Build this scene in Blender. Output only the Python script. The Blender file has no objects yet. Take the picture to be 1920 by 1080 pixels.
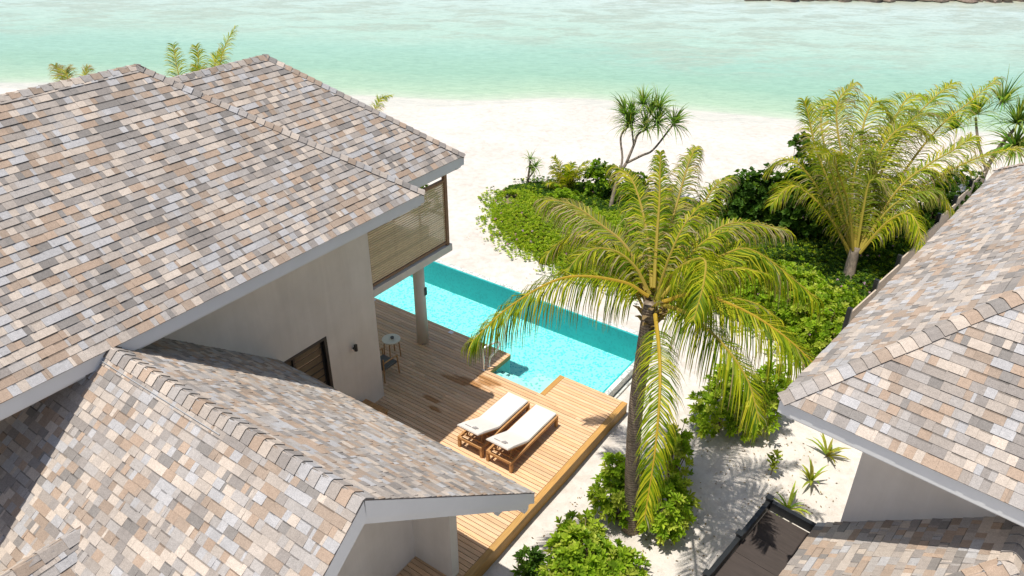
import bpy, math, random
import numpy as np
from mathutils import Vector, Matrix
rnd = random.Random(7)

# ------------------------------------------------------------------ camera, sky, sun, exposure
scn = bpy.context.scene
COL = scn.collection
cam_d = bpy.data.cameras.new("camera"); cam = bpy.data.objects.new("camera", cam_d); COL.objects.link(cam)
CR = (0.8169245749, 0.5767353827, 0.0032461212)
CU = (-0.2967062202, 0.4154337684, 0.8598722015)
CF = (-0.4945701748, 0.7034138771, -0.5104990301)
m = Matrix(((CR[0], CU[0], -CF[0], 0), (CR[1], CU[1], -CF[1], 0), (CR[2], CU[2], -CF[2], 12.2), (0, 0, 0, 1)))
cam.matrix_world = m
cam_d.sensor_width = 36; cam_d.lens = 36 * 1426.13 / 1920
cam_d.clip_start = 0.1; cam_d.clip_end = 2000
scn.camera = cam
SUN = Vector((-0.165, -0.19, 1.0)).normalized()
w = bpy.data.worlds.new("World"); scn.world = w; w.use_nodes = True
nt = w.node_tree
sky = nt.nodes.new("ShaderNodeTexSky"); sky.sky_type = 'NISHITA'; sky.sun_disc = False
sky.sun_elevation = math.asin(SUN.z); sky.sun_rotation = math.atan2(SUN.x, SUN.y)
sky.dust_density = 1.6; sky.ozone_density = 0.8
bg = nt.nodes["Background"]; nt.links.new(sky.outputs[0], bg.inputs[0]); bg.inputs[1].default_value = 0.12
sd = bpy.data.lights.new("sun", 'SUN'); sd.energy = 5.0; sd.angle = math.radians(0.53); sd.color = (1.0, 0.95, 0.86)
so = bpy.data.objects.new("sun", sd); COL.objects.link(so)
so.rotation_euler = SUN.to_track_quat('Z', 'Y').to_euler(); so.location = (0, 0, 40)
scn.view_settings.view_transform = 'Standard'; scn.view_settings.look = 'None'
scn.view_settings.exposure = 0.12; scn.view_settings.gamma = 1
scn.view_settings.use_curve_mapping = False
scn.cycles.max_bounces = 8; scn.cycles.transparent_max_bounces = 24
scn.cycles.caustics_reflective = False; scn.cycles.caustics_refractive = False

# ------------------------------------------------------------------ materials
def mat(name):
    m = bpy.data.materials.new(name); m.use_nodes = True
    n = m.node_tree; b = n.nodes["Principled BSDF"]
    return m, n, b
def N(n, t, **kw):
    x = n.nodes.new(t)
    for k, v in kw.items(): setattr(x, k, v)
    return x
def noise(n, scale, detail=4, rough=.55, vec=None, dist=0):
    x = N(n, "ShaderNodeTexNoise"); x.inputs["Scale"].default_value = scale; x.inputs["Detail"].default_value = detail
    x.inputs["Roughness"].default_value = rough; x.inputs["Distortion"].default_value = dist
    if vec is not None: n.links.new(vec, x.inputs["Vector"])
    return x
def ramp(n, fac, stops):
    r = N(n, "ShaderNodeValToRGB"); e = r.color_ramp.elements
    while len(e) < len(stops): e.new(.5)
    for q, (p, c) in zip(e, stops): q.position = p; q.color = (*c, 1) if len(c) == 3 else c
    n.links.new(fac, r.inputs[0]); return r
def mixc(n, a, b, fac, mode='MIX'):
    x = N(n, "ShaderNodeMix", data_type='RGBA', blend_type=mode)
    for s, v in ((6, a), (7, b), (0, fac)):
        if hasattr(v, 'is_output'): n.links.new(v, x.inputs[s])
        elif isinstance(v, (int, float)): x.inputs[s].default_value = v
        else: x.inputs[s].default_value = (*v, 1)
    return x.outputs[2]
def math_(n, op, a, b=0.0, c=0.0):
    x = N(n, "ShaderNodeMath", operation=op)
    for i, v in enumerate((a, b, c)):
        if hasattr(v, 'is_output'): n.links.new(v, x.inputs[i])
        else: x.inputs[i].default_value = v
    return x.outputs[0]
def bump(n, b, h, strength, dist):
    x = N(n, "ShaderNodeBump"); x.inputs["Strength"].default_value = strength; x.inputs["Distance"].default_value = dist
    n.links.new(h, x.inputs["Height"]); n.links.new(x.outputs[0], b.inputs["Normal"]); return x
def coords(n, kind="Object", scale=None, rot=None):
    t = N(n, "ShaderNodeTexCoord").outputs[kind]
    if scale is None and rot is None: return t
    mp = N(n, "ShaderNodeMapping"); n.links.new(t, mp.inputs[0])
    if scale: mp.inputs["Scale"].default_value = scale
    if rot: mp.inputs["Rotation"].default_value = rot
    return mp.outputs[0]
def attr(n, name="tint"):
    return N(n, "ShaderNodeAttribute", attribute_name=name).outputs["Color"]
M = {}
# shingles: per-tab colour, mineral granules
m, n, b = mat("asphalt_shingle"); c = coords(n)
g1 = noise(n, 95, 3, .7, c); g2 = noise(n, 1.1, 4, .6, c); g3 = noise(n, 22, 3, .6, c)
r1 = ramp(n, g1.outputs[0], [(.28, (.66, .65, .64)), (.5, (1, 1, 1)), (.72, (1.32, 1.3, 1.27))])
col = mixc(n, attr(n), r1.outputs[0], .85, 'MULTIPLY')
r2 = ramp(n, g2.outputs[0], [(.3, (.87, .86, .85)), (.7, (1.06, 1.06, 1.06))])
col = mixc(n, col, r2.outputs[0], 1.0, 'MULTIPLY')
r3 = ramp(n, g3.outputs[0], [(.3, (.9, .9, .9)), (.7, (1.07, 1.07, 1.07))])
col = mixc(n, col, r3.outputs[0], 1.0, 'MULTIPLY')
n.links.new(col, b.inputs["Base Color"]); b.inputs["Roughness"].default_value = .93; b.inputs["Specular IOR Level"].default_value = .25
bump(n, b, g1.outputs[0], .5, .003); M['shingle'] = m

def plain(name, colr, rough=.6, var=.08, scale=3.0, bmp=0.0, bscale=40, metal=0, spec=.4):
    m, n, b = mat(name); c = coords(n)
    g = noise(n, scale, 5, .6, c)
    lo = tuple(x * (1 - var) for x in colr); hi = tuple(min(1, x * (1 + var)) for x in colr)
    r = ramp(n, g.outputs[0], [(.3, lo), (.7, hi)])
    n.links.new(r.outputs[0], b.inputs["Base Color"]); b.inputs["Roughness"].default_value = rough
    b.inputs["Metallic"].default_value = metal; b.inputs["Specular IOR Level"].default_value = spec
    if bmp:
        g2 = noise(n, bscale, 4, .6, c); bump(n, b, g2.outputs[0], bmp, .01)
    return m
M['stucco'] = plain("wall_stucco", (.70, .635, .56), .85, .05, .9, .25, 38)
n = M['stucco'].node_tree; b = n.nodes["Principled BSDF"]; old = b.inputs["Base Color"].links[0].from_socket
st = noise(n, 1.6, 5, .7, coords(n, scale=(2.2, 2.2, .22)), .5); blot = noise(n, .7, 4, .6, coords(n))
cc = mixc(n, old, ramp(n, st.outputs[0], [(.34, (.94, .935, .925)), (.6, (1.02, 1.02, 1.02))]).outputs[0], .7, 'MULTIPLY')
cc = mixc(n, cc, ramp(n, blot.outputs[0], [(.35, (.93, .92, .90)), (.6, (1.02, 1.02, 1.02))]).outputs[0], .8, 'MULTIPLY')
n.links.new(cc, b.inputs["Base Color"])
M['fascia'] = plain("fascia_paint", (.66, .66, .65), .5, .05, 1.2)
M['gutter'] = plain("gutter_paint", (.60, .62, .62), .45, .05, 1.0)
M['black'] = plain("black_frame", (.025, .023, .022), .45, .2, 6)
M['blackpost'] = plain("black_metal_post", (.018, .02, .022), .38, .2, 6)
M['cushion'] = plain("cushion_fabric", (.63, .59, .55), .9, .03, 4, .2, 120)
M['strap'] = plain("grey_strap", (.3, .28, .27), .8)
M['teak'] = None
M['white'] = plain("white_paint", (.78, .77, .74), .5, .03)
M['tabletop'] = plain("pale_table_top", (.72, .66, .54), .45, .06, 8)
M['greyfab'] = plain("grey_sling_fabric", (.12, .115, .105), .85, .1)
M['steel'] = plain("stainless_steel", (.80, .82, .84), .28, .03, 5, metal=.6)
M['blind'] = plain("dim_blind", (.13, .095, .055), .5, .3, 3)
M['trunk2'] = plain("grey_bark", (.20, .16, .12), .9, .3, 9, .8, 22)
M['stemg'] = plain("woody_stem", (.22, .17, .10), .9, .25, 14, .5, 30)
M['rock'] = plain("reef_rock", (.20, .15, .12), .9, .5, 1.6, .8, 5)
M['flash'] = plain("metal_flashing", (.7, .72, .73), .3, .02, 4, metal=.6)
M['slatscreen'] = None

# stucco variant keeps faint streaks
def wood(name, base, dark, gscale=(1.2, 22, 22), rough=.55, attrmix=True, wet=False):
    m, n, b = mat(name); c = coords(n, scale=gscale)
    g = noise(n, 2.2, 5, .65, c, .4)
    r = ramp(n, g.outputs[0], [(.25, dark), (.55, base), (.8, tuple(min(1, x * 1.18) for x in base))])
    col = r.outputs[0]
    if attrmix: col = mixc(n, col, attr(n), 1.0, 'MULTIPLY')
    if wet:
        o = coords(n)
        for (x, y, rx, ry) in ((-9.95, 12.25, .55, .16), (-9.55, 12.6, .5, .12), (-9.6, 12.45, .35, .10), (-10.3, 11.15, .35, .1), (-10.35, 12.1, .5, .1), (-10.0, 10.9, .25, .08)):
            mp = N(n, "ShaderNodeVectorMath", operation='SUBTRACT'); n.links.new(o, mp.inputs[0]); mp.inputs[1].default_value = (x + 6.25, y - 7.5, 0)
            dv = N(n, "ShaderNodeVectorMath", operation='DIVIDE'); n.links.new(mp.outputs[0], dv.inputs[0]); dv.inputs[1].default_value = (rx, ry, 1000)
            ln = N(n, "ShaderNodeVectorMath", operation='LENGTH'); n.links.new(dv.outputs[0], ln.inputs[0])
            gn = noise(n, 6, 3, .5, o)
            k = math_(n, 'ADD', ln.outputs["Value"], math_(n, 'MULTIPLY', gn.outputs[0], .9))
            rr = ramp(n, k, [(.95, (1, 1, 1)), (1.0, (1, 1, 1))])
            mr = N(n, "ShaderNodeMapRange"); n.links.new(k, mr.inputs[0]); mr.inputs[1].default_value = 1.0; mr.inputs[2].default_value = 1.5
            mr.inputs[3].default_value = .85; mr.inputs[4].default_value = 0
            col = mixc(n, col, (.30, .135, .035), mr.outputs[0])
    n.links.new(col, b.inputs["Base Color"]); b.inputs["Roughness"].default_value = rough
    b.inputs["Specular IOR Level"].default_value = .3
    bump(n, b, g.outputs[0], .25, .004)
    return m
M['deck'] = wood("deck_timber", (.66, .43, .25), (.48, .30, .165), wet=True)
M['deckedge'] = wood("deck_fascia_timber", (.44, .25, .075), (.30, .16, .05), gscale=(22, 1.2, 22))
M['teak'] = wood("teak", (.46, .25, .10), (.30, .15, .055), gscale=(9, 9, 9))
M['slat'] = wood("screen_slats", (.74, .60, .38), (.62, .48, .28), gscale=(12, 3, 12), rough=.7)
M['screenframe'] = wood("screen_frame_timber", (.27, .15, .085), (.17, .09, .05), gscale=(9, 9, 9))
M['dkbrown'] = wood("dark_brown_boards", (.055, .043, .038), (.042, .033, .029), gscale=(1.5, 12, 12), rough=.75)
M['fencepanel'] = wood("weathered_fence_panel", (.50, .41, .32), (.40, .33, .26), gscale=(2, 2, 14), rough=.85, attrmix=False)
# glass
m, n, b = mat("window_glass"); b.inputs["Base Color"].default_value = (.05, .05, .045, 1); b.inputs["Roughness"].default_value = .06
b.inputs["Specular IOR Level"].default_value = .9; M['glass'] = m
# sand
m, n, b = mat("coral_sand"); c = coords(n)
g = noise(n, .35, 6, .6, c); g2 = noise(n, 3.5, 5, .65, c); g3 = noise(n, 60, 3, .6, c); g4 = noise(n, 1.4, 4, .6, c, .6)
r = ramp(n, g.outputs[0], [(.3, (.53, .49, .45)), (.55, (.585, .545, .505)), (.75, (.62, .585, .55))])
col = mixc(n, r.outputs[0], ramp(n, g2.outputs[0], [(.3, (.86, .84, .81)), (.58, (1.03, 1.03, 1.03))]).outputs[0], 1, 'MULTIPLY')
col = mixc(n, col, ramp(n, g3.outputs[0], [(.25, (.86, .85, .83)), (.6, (1.03, 1.03, 1.03))]).outputs[0], .6, 'MULTIPLY')
wl = attr(n, "wet")
col = mixc(n, col, (.60, .49, .43), math_(n, 'MULTIPLY', wl, .8))
n.links.new(col, b.inputs["Base Color"]); b.inputs["Roughness"].default_value = .95; b.inputs["Specular IOR Level"].default_value = .1
h = math_(n, 'ADD', math_(n, 'MULTIPLY', g4.outputs[0], 2.5), math_(n, 'ADD', g2.outputs[0], math_(n, 'MULTIPLY', g3.outputs[0], .12)))
bump(n, b, h, .55, .06); M['sand'] = m
# leaf litter soil under planting
M['soil'] = plain("leaf_litter_soil", (.16, .13, .07), .95, .45, 5, .6, 20)
# sea
m, n, b = mat("lagoon_water"); c = coords(n)
d = N(n, "ShaderNodeAttribute", attribute_name="depth").outputs["Fac"]
c2 = coords(n, scale=(.42, 1.0, 1))
gw = noise(n, .16, 5, .6, c2, .5); gr = noise(n, .42, 8, .74, c2, .3); gb = noise(n, .055, 3, .5, c2)
dd = math_(n, 'ADD', d, math_(n, 'MULTIPLY', math_(n, 'MULTIPLY', math_(n, 'SUBTRACT', gw.outputs[0], .5), 7.5), math_(n, 'MINIMUM', math_(n, 'MAXIMUM', math_(n, 'DIVIDE', d, 8.0), 0.03), 1.0)))
dn = math_(n, 'DIVIDE', dd, 40.0)
base = ramp(n, dn, [(0.0, (.57, .545, .48)), (.012, (.46, .53, .40)), (.045, (.36, .49, .34)), (.14, (.27, .44, .32)), (.28, (.29, .47, .37)), (.42, (.38, .53, .43)), (.60, (.43, .55, .47)), (.84, (.50, .60, .55)), (1.0, (.40, .40, .29))])
reefm = math_(n, 'MULTIPLY', ramp(n, gr.outputs[0], [(.47, (0, 0, 0)), (.56, (1, 1, 1))]).outputs[0],
              ramp(n, math_(n, 'ADD', dn, math_(n, 'MULTIPLY', math_(n, 'SUBTRACT', gb.outputs[0], .5), 1.0)), [(.22, (0, 0, 0)), (.42, (1, 1, 1))]).outputs[0])
reefc = mixc(n, (.40, .43, .33), (.27, .34, .27), noise(n, 1.3, 3, .6, c2).outputs[0])
col = mixc(n, base.outputs[0], reefc, math_(n, 'MULTIPLY', reefm, .6))
ripn = noise(n, 2.6, 5, .7, coords(n, scale=(.45, 1.4, 1)), .8)
col = mixc(n, col, ramp(n, ripn.outputs[0], [(.30, (.82, .85, .85)), (.62, (1.07, 1.06, 1.06))]).outputs[0], 1, 'MULTIPLY')
n.links.new(col, b.inputs["Base Color"]); b.inputs["Roughness"].default_value = .22; b.inputs["Specular IOR Level"].default_value = .35
rp = noise(n, 3.2, 4, .6, coords(n, scale=(.6, 1.6, 1)), .6); bump(n, b, rp.outputs[0], .5, .06)
M['sea'] = m
# pool tiles: mosaic with darker chips
def tiles(name, light, mid, dark, scale=17, pd=.16):
    m, n, b = mat(name); c = coords(n)
    v = N(n, "ShaderNodeTexVoronoi"); v.inputs["Scale"].default_value = scale; v.inputs["Randomness"].default_value = .35; n.links.new(c, v.inputs[0])
    s = N(n, "ShaderNodeSeparateColor"); n.links.new(v.outputs["Color"], s.inputs[0])
    r = ramp(n, s.outputs[0], [(0, dark), (pd, dark), (pd + .01, mid), (.5, mid), (.51, light), (1, light)])
    g = noise(n, 1.6, 3, .5, c)
    col = mixc(n, r.outputs[0], ramp(n, g.outputs[0], [(.3, (.93, .94, .95)), (.7, (1.05, 1.04, 1.03))]).outputs[0], 1, 'MULTIPLY')
    n.links.new(col, b.inputs["Base Color"]); b.inputs["Roughness"].default_value = .4
    return m
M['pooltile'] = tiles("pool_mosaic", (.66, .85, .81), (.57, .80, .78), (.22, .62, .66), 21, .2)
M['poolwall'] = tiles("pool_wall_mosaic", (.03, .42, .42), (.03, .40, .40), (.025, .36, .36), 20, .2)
M['steptile'] = tiles("pool_step_mosaic", (.95, .86, .78), (.88, .80, .72), (.42, .58, .54), 17, .14)
M['coping'] = tiles("pale_coping_mosaic", (.62, .62, .57), (.55, .56, .52), (.36, .38, .36), 22, .2)
# pool water
m, n, b = mat("pool_water"); n.nodes.remove(b); c = coords(n)
tr = N(n, "ShaderNodeBsdfTransparent"); tr.inputs[0].default_value = (.60, .955, .955, 1)
gl = N(n, "ShaderNodeBsdfGlossy"); gl.inputs["Roughness"].default_value = .04
fr = N(n, "ShaderNodeFresnel"); fr.inputs[0].default_value = 1.33
ms = N(n, "ShaderNodeMixShader"); n.links.new(fr.outputs[0], ms.inputs[0]); n.links.new(tr.outputs[0], ms.inputs[1]); n.links.new(gl.outputs[0], ms.inputs[2])
bp = N(n, "ShaderNodeBump"); bp.inputs["Strength"].default_value = .12; bp.inputs["Distance"].default_value = .03
n.links.new(noise(n, 5, 3, .5, c, .4).outputs[0], bp.inputs["Height"]); n.links.new(bp.outputs[0], gl.inputs["Normal"]); n.links.new(bp.outputs[0], fr.inputs["Normal"])
n.links.new(ms.outputs[0], n.nodes["Material Output"].inputs[0]); M['poolwater'] = m
# foliage
def leafmat(name, trans=.42, rough=.5, spec=.18):
    m, n, b = mat(name); a = attr(n)
    n.links.new(a, b.inputs["Base Color"]); b.inputs["Roughness"].default_value = rough; b.inputs["Specular IOR Level"].default_value = spec
    t = N(n, "ShaderNodeBsdfTranslucent"); c = mixc(n, a, (1.25, 1.3, .35), 1.0, 'MULTIPLY'); n.links.new(c, t.inputs[0])
    ms = N(n, "ShaderNodeMixShader"); ms.inputs[0].default_value = trans
    n.links.new(b.outputs[0], ms.inputs[1]); n.links.new(t.outputs[0], ms.inputs[2])
    n.links.new(ms.outputs[0], n.nodes["Material Output"].inputs[0]); return m
M['leaf'] = leafmat("leaf"); M['palm'] = leafmat("palm_leaflet", .40, .5, .1)
# palm trunk
m, n, b = mat("palm_bark"); c = coords(n)
wv = N(n, "ShaderNodeTexWave", wave_type='BANDS', bands_direction='Z'); wv.inputs["Scale"].default_value = 5.5; wv.inputs["Distortion"].default_value = 6
wv.inputs["Detail"].default_value = 3; wv.inputs["Detail Scale"].default_value = 2; n.links.new(c, wv.inputs[0])
g = noise(n, 5, 5, .65, c)
r = ramp(n, wv.outputs[0], [(.1, (.15, .115, .085)), (.45, (.215, .17, .125)), (.9, (.27, .22, .17))])
col = mixc(n, r.outputs[0], ramp(n, g.outputs[0], [(.3, (.6, .58, .55)), (.7, (1.25, 1.2, 1.15))]).outputs[0], 1, 'MULTIPLY')
n.links.new(col, b.inputs["Base Color"]); b.inputs["Roughness"].default_value = .9
bump(n, b, wv.outputs[0], .5, .012); M['bark'] = m

# ------------------------------------------------------------------ mesh helpers
class MB:
    def __init__(s): s.v = []; s.f = []; s.c = []
    def quad(s, pts, col=(1, 1, 1)):
        i = len(s.v); s.v += [tuple(p) for p in pts]; s.f.append(tuple(range(i, i + len(pts)))); s.c.append(col); return s
    def box(s, lo, hi, col=(1, 1, 1)):
        x0, y0, z0 = lo; x1, y1, z1 = hi; i = len(s.v)
        s.v += [(x0, y0, z0), (x1, y0, z0), (x1, y1, z0), (x0, y1, z0), (x0, y0, z1), (x1, y0, z1), (x1, y1, z1), (x0, y1, z1)]
        for f in ((0, 3, 2, 1), (4, 5, 6, 7), (0, 1, 5, 4), (1, 2, 6, 5), (2, 3, 7, 6), (3, 0, 4, 7)):
            s.f.append(tuple(i + k for k in f)); s.c.append(col)
        return s
    def obox(s, p0, p1, wv, hv, col=(1, 1, 1)):   # bar from p0 to p1, half-width vector wv, half-height vector hv
        p0, p1, wv, hv = map(Vector, (p0, p1, wv, hv)); i = len(s.v)
        for p in (p0, p1):
            s.v += [tuple(p - wv - hv), tuple(p + wv - hv), tuple(p + wv + hv), tuple(p - wv + hv)]
        for f in ((0, 1, 2, 3), (7, 6, 5, 4), (0, 4, 5, 1), (1, 5, 6, 2), (2, 6, 7, 3), (3, 7, 4, 0)):
            s.f.append(tuple(i + k for k in f)); s.c.append(col)
        return s
    def tube(s, pts, rad, n=10, col=(1, 1, 1), cap=True):
        pts = [Vector(p) for p in pts]
        if not hasattr(rad, '__len__'): rad = [rad] * len(pts)
        base = len(s.v); up = Vector((0, 0, 1))
        for i, p in enumerate(pts):
            t = (pts[min(i + 1, len(pts) - 1)] - pts[max(i - 1, 0)]).normalized()
            if i == 0:
                a = t.cross(up if abs(t.z) < .9 else Vector((1, 0, 0))).normalized()
            else:
                a = (a - t * a.dot(t)).normalized()
            b2 = t.cross(a)
            for k in range(n):
                q = 2 * math.pi * k / n; s.v.append(tuple(p + (a * math.cos(q) + b2 * math.sin(q)) * rad[i]))
        for i in range(len(pts) - 1):
            for k in range(n):
                k2 = (k + 1) % n; s.f.append((base + i * n + k, base + i * n + k2, base + (i + 1) * n + k2, base + (i + 1) * n + k)); s.c.append(col)
        if cap:
            s.f.append(tuple(base + k for k in range(n))[::-1]); s.c.append(col)
            s.f.append(tuple(base + (len(pts) - 1) * n + k for k in range(n))); s.c.append(col)
        return s
    def cyl(s, c, r0, r1, z0, z1, n=24, col=(1, 1, 1)):
        return s.tube([(c[0], c[1], z0), (c[0], c[1], z1)], [r0, r1], n, col)
    def build(s, name, material, parent=None, smooth=False, bevel=0.0):
        o3 = parent.get('_o', (0, 0, 0)) if parent is not None else (0, 0, 0)
        arr = np.array(s.v, dtype=np.float32).reshape(-1, 3) - np.array(tuple(o3), dtype=np.float32)
        me = bpy.data.meshes.new(name); nv, nf = len(arr), len(s.f)
        ls = np.fromiter((len(f) for f in s.f), dtype=np.int32, count=nf)
        li = np.fromiter((i for f in s.f for i in f), dtype=np.int32, count=int(ls.sum()))
        st = np.zeros(nf, dtype=np.int32); st[1:] = np.cumsum(ls)[:-1]
        me.vertices.add(nv); me.vertices.foreach_set("co", arr.ravel())
        me.loops.add(len(li)); me.loops.foreach_set("vertex_index", li)
        me.polygons.add(nf); me.polygons.foreach_set("loop_start", st)
        me.polygons.foreach_set("use_smooth", np.full(nf, bool(smooth)))
        me.update(calc_edges=True); me.validate()
        if len(me.polygons) == nf:
            at = me.attributes.new("tint", 'FLOAT_COLOR', 'FACE')
            ca = np.ones((nf, 4), dtype=np.float32); ca[:, :3] = np.array(s.c, dtype=np.float32).reshape(-1, 3); at.data.foreach_set("color", ca.ravel())
        me.materials.append(material)
        o = bpy.data.objects.new(name, me); COL.objects.link(o)
        if parent is not None:
            o.parent = parent; o['_o'] = tuple(o3)
        if bevel:
            md = o.modifiers.new("bevel", 'BEVEL'); md.width = bevel; md.segments = 2; md.limit_method = 'ANGLE'
        return o
def tag(o, label=None, cat=None, group=None, kind=None):
    if label: o['label'] = label
    if cat: o['category'] = cat
    if group: o['group'] = group
    if kind: o['kind'] = kind
    return o
def thing(name, org, label, cat, group=None, rot=0.0, world=None):
    """Empty at the thing's base; org is its base in the coordinates its parts are written in."""
    o = bpy.data.objects.new(name, None); COL.objects.link(o); o.empty_display_size = .3
    o.location = world if world is not None else org; o.rotation_euler = (0, 0, rot); o['_o'] = tuple(org)
    return tag(o, label, cat, group)
def copy_tree(o, parent=None):
    c = o.copy(); COL.objects.link(c); c.parent = parent
    for ch in list(o.children): copy_tree(ch, c)
    return c
def V(*a): return Vector(a)
def crom(P, t):
    P = [Vector(p) for p in P]; n_ = len(P) - 1; x = t * n_; i = min(int(x), n_ - 1); u = x - i
    p1, p2 = P[i], P[i + 1]; p0 = P[i - 1] if i > 0 else p1 * 2 - p2; p3 = P[i + 2] if i + 2 <= n_ else p2 * 2 - p1
    return .5 * ((2 * p1) + (p2 - p0) * u + (2 * p0 - 5 * p1 + 4 * p2 - p3) * u * u + (3 * p1 - p0 - 3 * p2 + p3) * u ** 3)

# ------------------------------------------------------------------ shingled roofs
EXPO = 0.138
PAL = [((.565, .485, .415), 2.6), ((.48, .42, .37), 2.6), ((.43, .325, .25), 2.4), ((.37, .29, .23), 1.8), ((.41, .38, .36), 3.0),
       ((.46, .45, .455), 2.4), ((.31, .28, .26), 2.2), ((.26, .24, .225), 1.2), ((.38, .335, .30), 3.0)]
PC = [(p[0][0] * .87, p[0][1] * .87, p[0][2] * .87) for p in PAL]; PW = [p[1] for p in PAL]
def pick(r):
    c = r.choices(PC, PW)[0]; k = r.uniform(.92, 1.08); return (c[0] * k, c[1] * k, c[2] * k)
def clip(poly, n_, d_):  # keep n.p <= d  (2D)
    out = []
    for i in range(len(poly)):
        a, b2 = poly[i], poly[(i + 1) % len(poly)]
        da = n_[0] * a[0] + n_[1] * a[1] - d_; db = n_[0] * b2[0] + n_[1] * b2[1] - d_
        if da <= 0: out.append(a)
        if (da < 0 < db) or (db < 0 < da):
            t = da / (da - db); out.append((a[0] + (b2[0] - a[0]) * t, a[1] + (b2[1] - a[1]) * t))
    return out
def slope(mb, O, A, U, poly, seed, e=EXPO):
    """poly: convex CCW polygon in (a,b) with a along the eave, b up the slope; one slab per shingle tab."""
    r = random.Random(seed); O, A, U = Vector(O), Vector(A).normalized(), Vector(U).normalized(); Nn = A.cross(U)
    hp = []
    for i in range(len(poly)):
        p, q = poly[i], poly[(i + 1) % len(poly)]; nx, ny = q[1] - p[1], -(q[0] - p[0]); l = math.hypot(nx, ny)
        if l > 1e-6: hp.append(((nx / l, ny / l), (nx * p[0] + ny * p[1]) / l))
    a0, a1 = min(p[0] for p in poly), max(p[0] for p in poly); b1 = max(p[1] for p in poly)
    mb.quad([O + A * p[0] + U * p[1] - Nn * .006 for p in poly], (.2, .18, .16))
    nc = int(math.ceil((b1 + .02) / e))
    for j in range(nc):
        lo = j * e - (.03 if j == 0 else 0); hi = (j + 1) * e
        a = a0 - r.uniform(.05, .4); last = None; jit = r.uniform(-.003, .003)
        while a < a1:
            w_ = r.choice((.045, .08, .1, .12, .14, .16, .19, .25)) * r.uniform(.9, 1.1)
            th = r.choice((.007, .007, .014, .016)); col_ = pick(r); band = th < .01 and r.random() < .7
            if last and r.random() < .12: col_ = last
            last = col_
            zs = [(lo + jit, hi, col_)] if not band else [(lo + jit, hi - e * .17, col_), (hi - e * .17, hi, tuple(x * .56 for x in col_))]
            ax = a; a += w_
            for (q0, q1, cc_) in zs:
                P = [(ax, q0), (ax + w_ - .0012, q0), (ax + w_ - .0012, q1), (ax, q1)]; inside = True
                for (nn, dd_) in hp:
                    mx = max(nn[0] * p[0] + nn[1] * p[1] for p in P) - dd_
                    if mx > 0:
                        if j == 0 and abs(nn[0]) < .01 and nn[1] < 0: continue
                        P = clip(P, nn, dd_)
                        if len(P) < 3: inside = False; break
                if not inside: continue
                ii = len(mb.v); k = len(P)
                for p in P:
                    hgt = .001 + th * (1 - (p[1] - lo) / (hi - lo)) + .002
                    mb.v.append(tuple(O + A * p[0] + U * p[1] + Nn * hgt))
                for p in P: mb.v.append(tuple(O + A * p[0] + U * p[1] - Nn * .004))
                mb.f.append(tuple(range(ii, ii + k))); mb.c.append(cc_)
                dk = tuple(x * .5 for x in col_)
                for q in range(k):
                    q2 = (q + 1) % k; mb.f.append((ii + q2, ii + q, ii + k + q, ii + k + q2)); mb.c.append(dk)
def caps(mb, P0, P1, D1, D2, seed, wd=.14, e=.172):
    """Bent cap shingles from P0 to P1 (later ones on top); D1, D2 run down the two slopes."""
    r = random.Random(seed); P0, P1 = Vector(P0), Vector(P1); T = (P1 - P0); L = T.length; T.normalize()
    def perp(d): d = Vector(d); d = d - T * d.dot(T); return d.normalized()
    D1, D2 = perp(D1), perp(D2); N1 = D1.cross(T); N1 = N1 if N1.z > 0 else -N1; N2 = D2.cross(T); N2 = N2 if N2.z > 0 else -N2
    Nm = (N1 + N2).normalized(); s_ = 0
    while s_ < L:
        t0, t1 = s_, min(s_ + e + .03, L + .02); col_ = pick(r); w1 = wd * r.uniform(.96, 1.04)
        h0, h1 = .032, .010   # butt end (at t0) stands up
        ring = []
        for t, h_ in ((t0, h0), (t1, h1)):
            C = P0 + T * t
            ring.append([C + D1 * w1 + N1 * (h_ * .75), C + D1 * .03 + Nm * h_ * .95 , C + D2 * .03 + Nm * h_ * .95, C + D2 * w1 + N2 * (h_ * .75)])
        for k in range(3): mb.quad([ring[0][k], ring[0][k + 1], ring[1][k + 1], ring[1][k]], col_)
        dk = tuple(x * .5 for x in col_)
        for k in range(3): mb.quad([ring[0][k], ring[0][k] - Nm * .026, ring[0][k + 1] - Nm * .026, ring[0][k + 1]], dk)
        mb.quad([ring[0][0], ring[1][0], ring[1][0] - N1 * .03, ring[0][0] - N1 * .03], dk)
        mb.quad([ring[1][3], ring[0][3], ring[0][3] - N2 * .03, ring[1][3] - N2 * .03], dk)
        s_ += e
def fascia(mb, p0, p1, out, top=0.0):
    """two stepped boards below an eave edge from p0 to p1; out = outward horizontal unit vector."""
    p0, p1, out = Vector(p0), Vector(p1), Vector(out)
    t = (p1 - p0).normalized(); z = Vector((0, 0, 1)); u = t.cross(out).normalized(); u = u if u.z > 0 else -u
    mb.obox(p0 - out * .045 - u * (.125 + .02), p1 - out * .045 - u * (.125 + .02), out * .04, u * .105)
    mb.obox(p0 - out * .155 - u * (.245 + .045), p1 - out * .155 - u * (.245 + .045), out * .045, u * .055)

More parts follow.
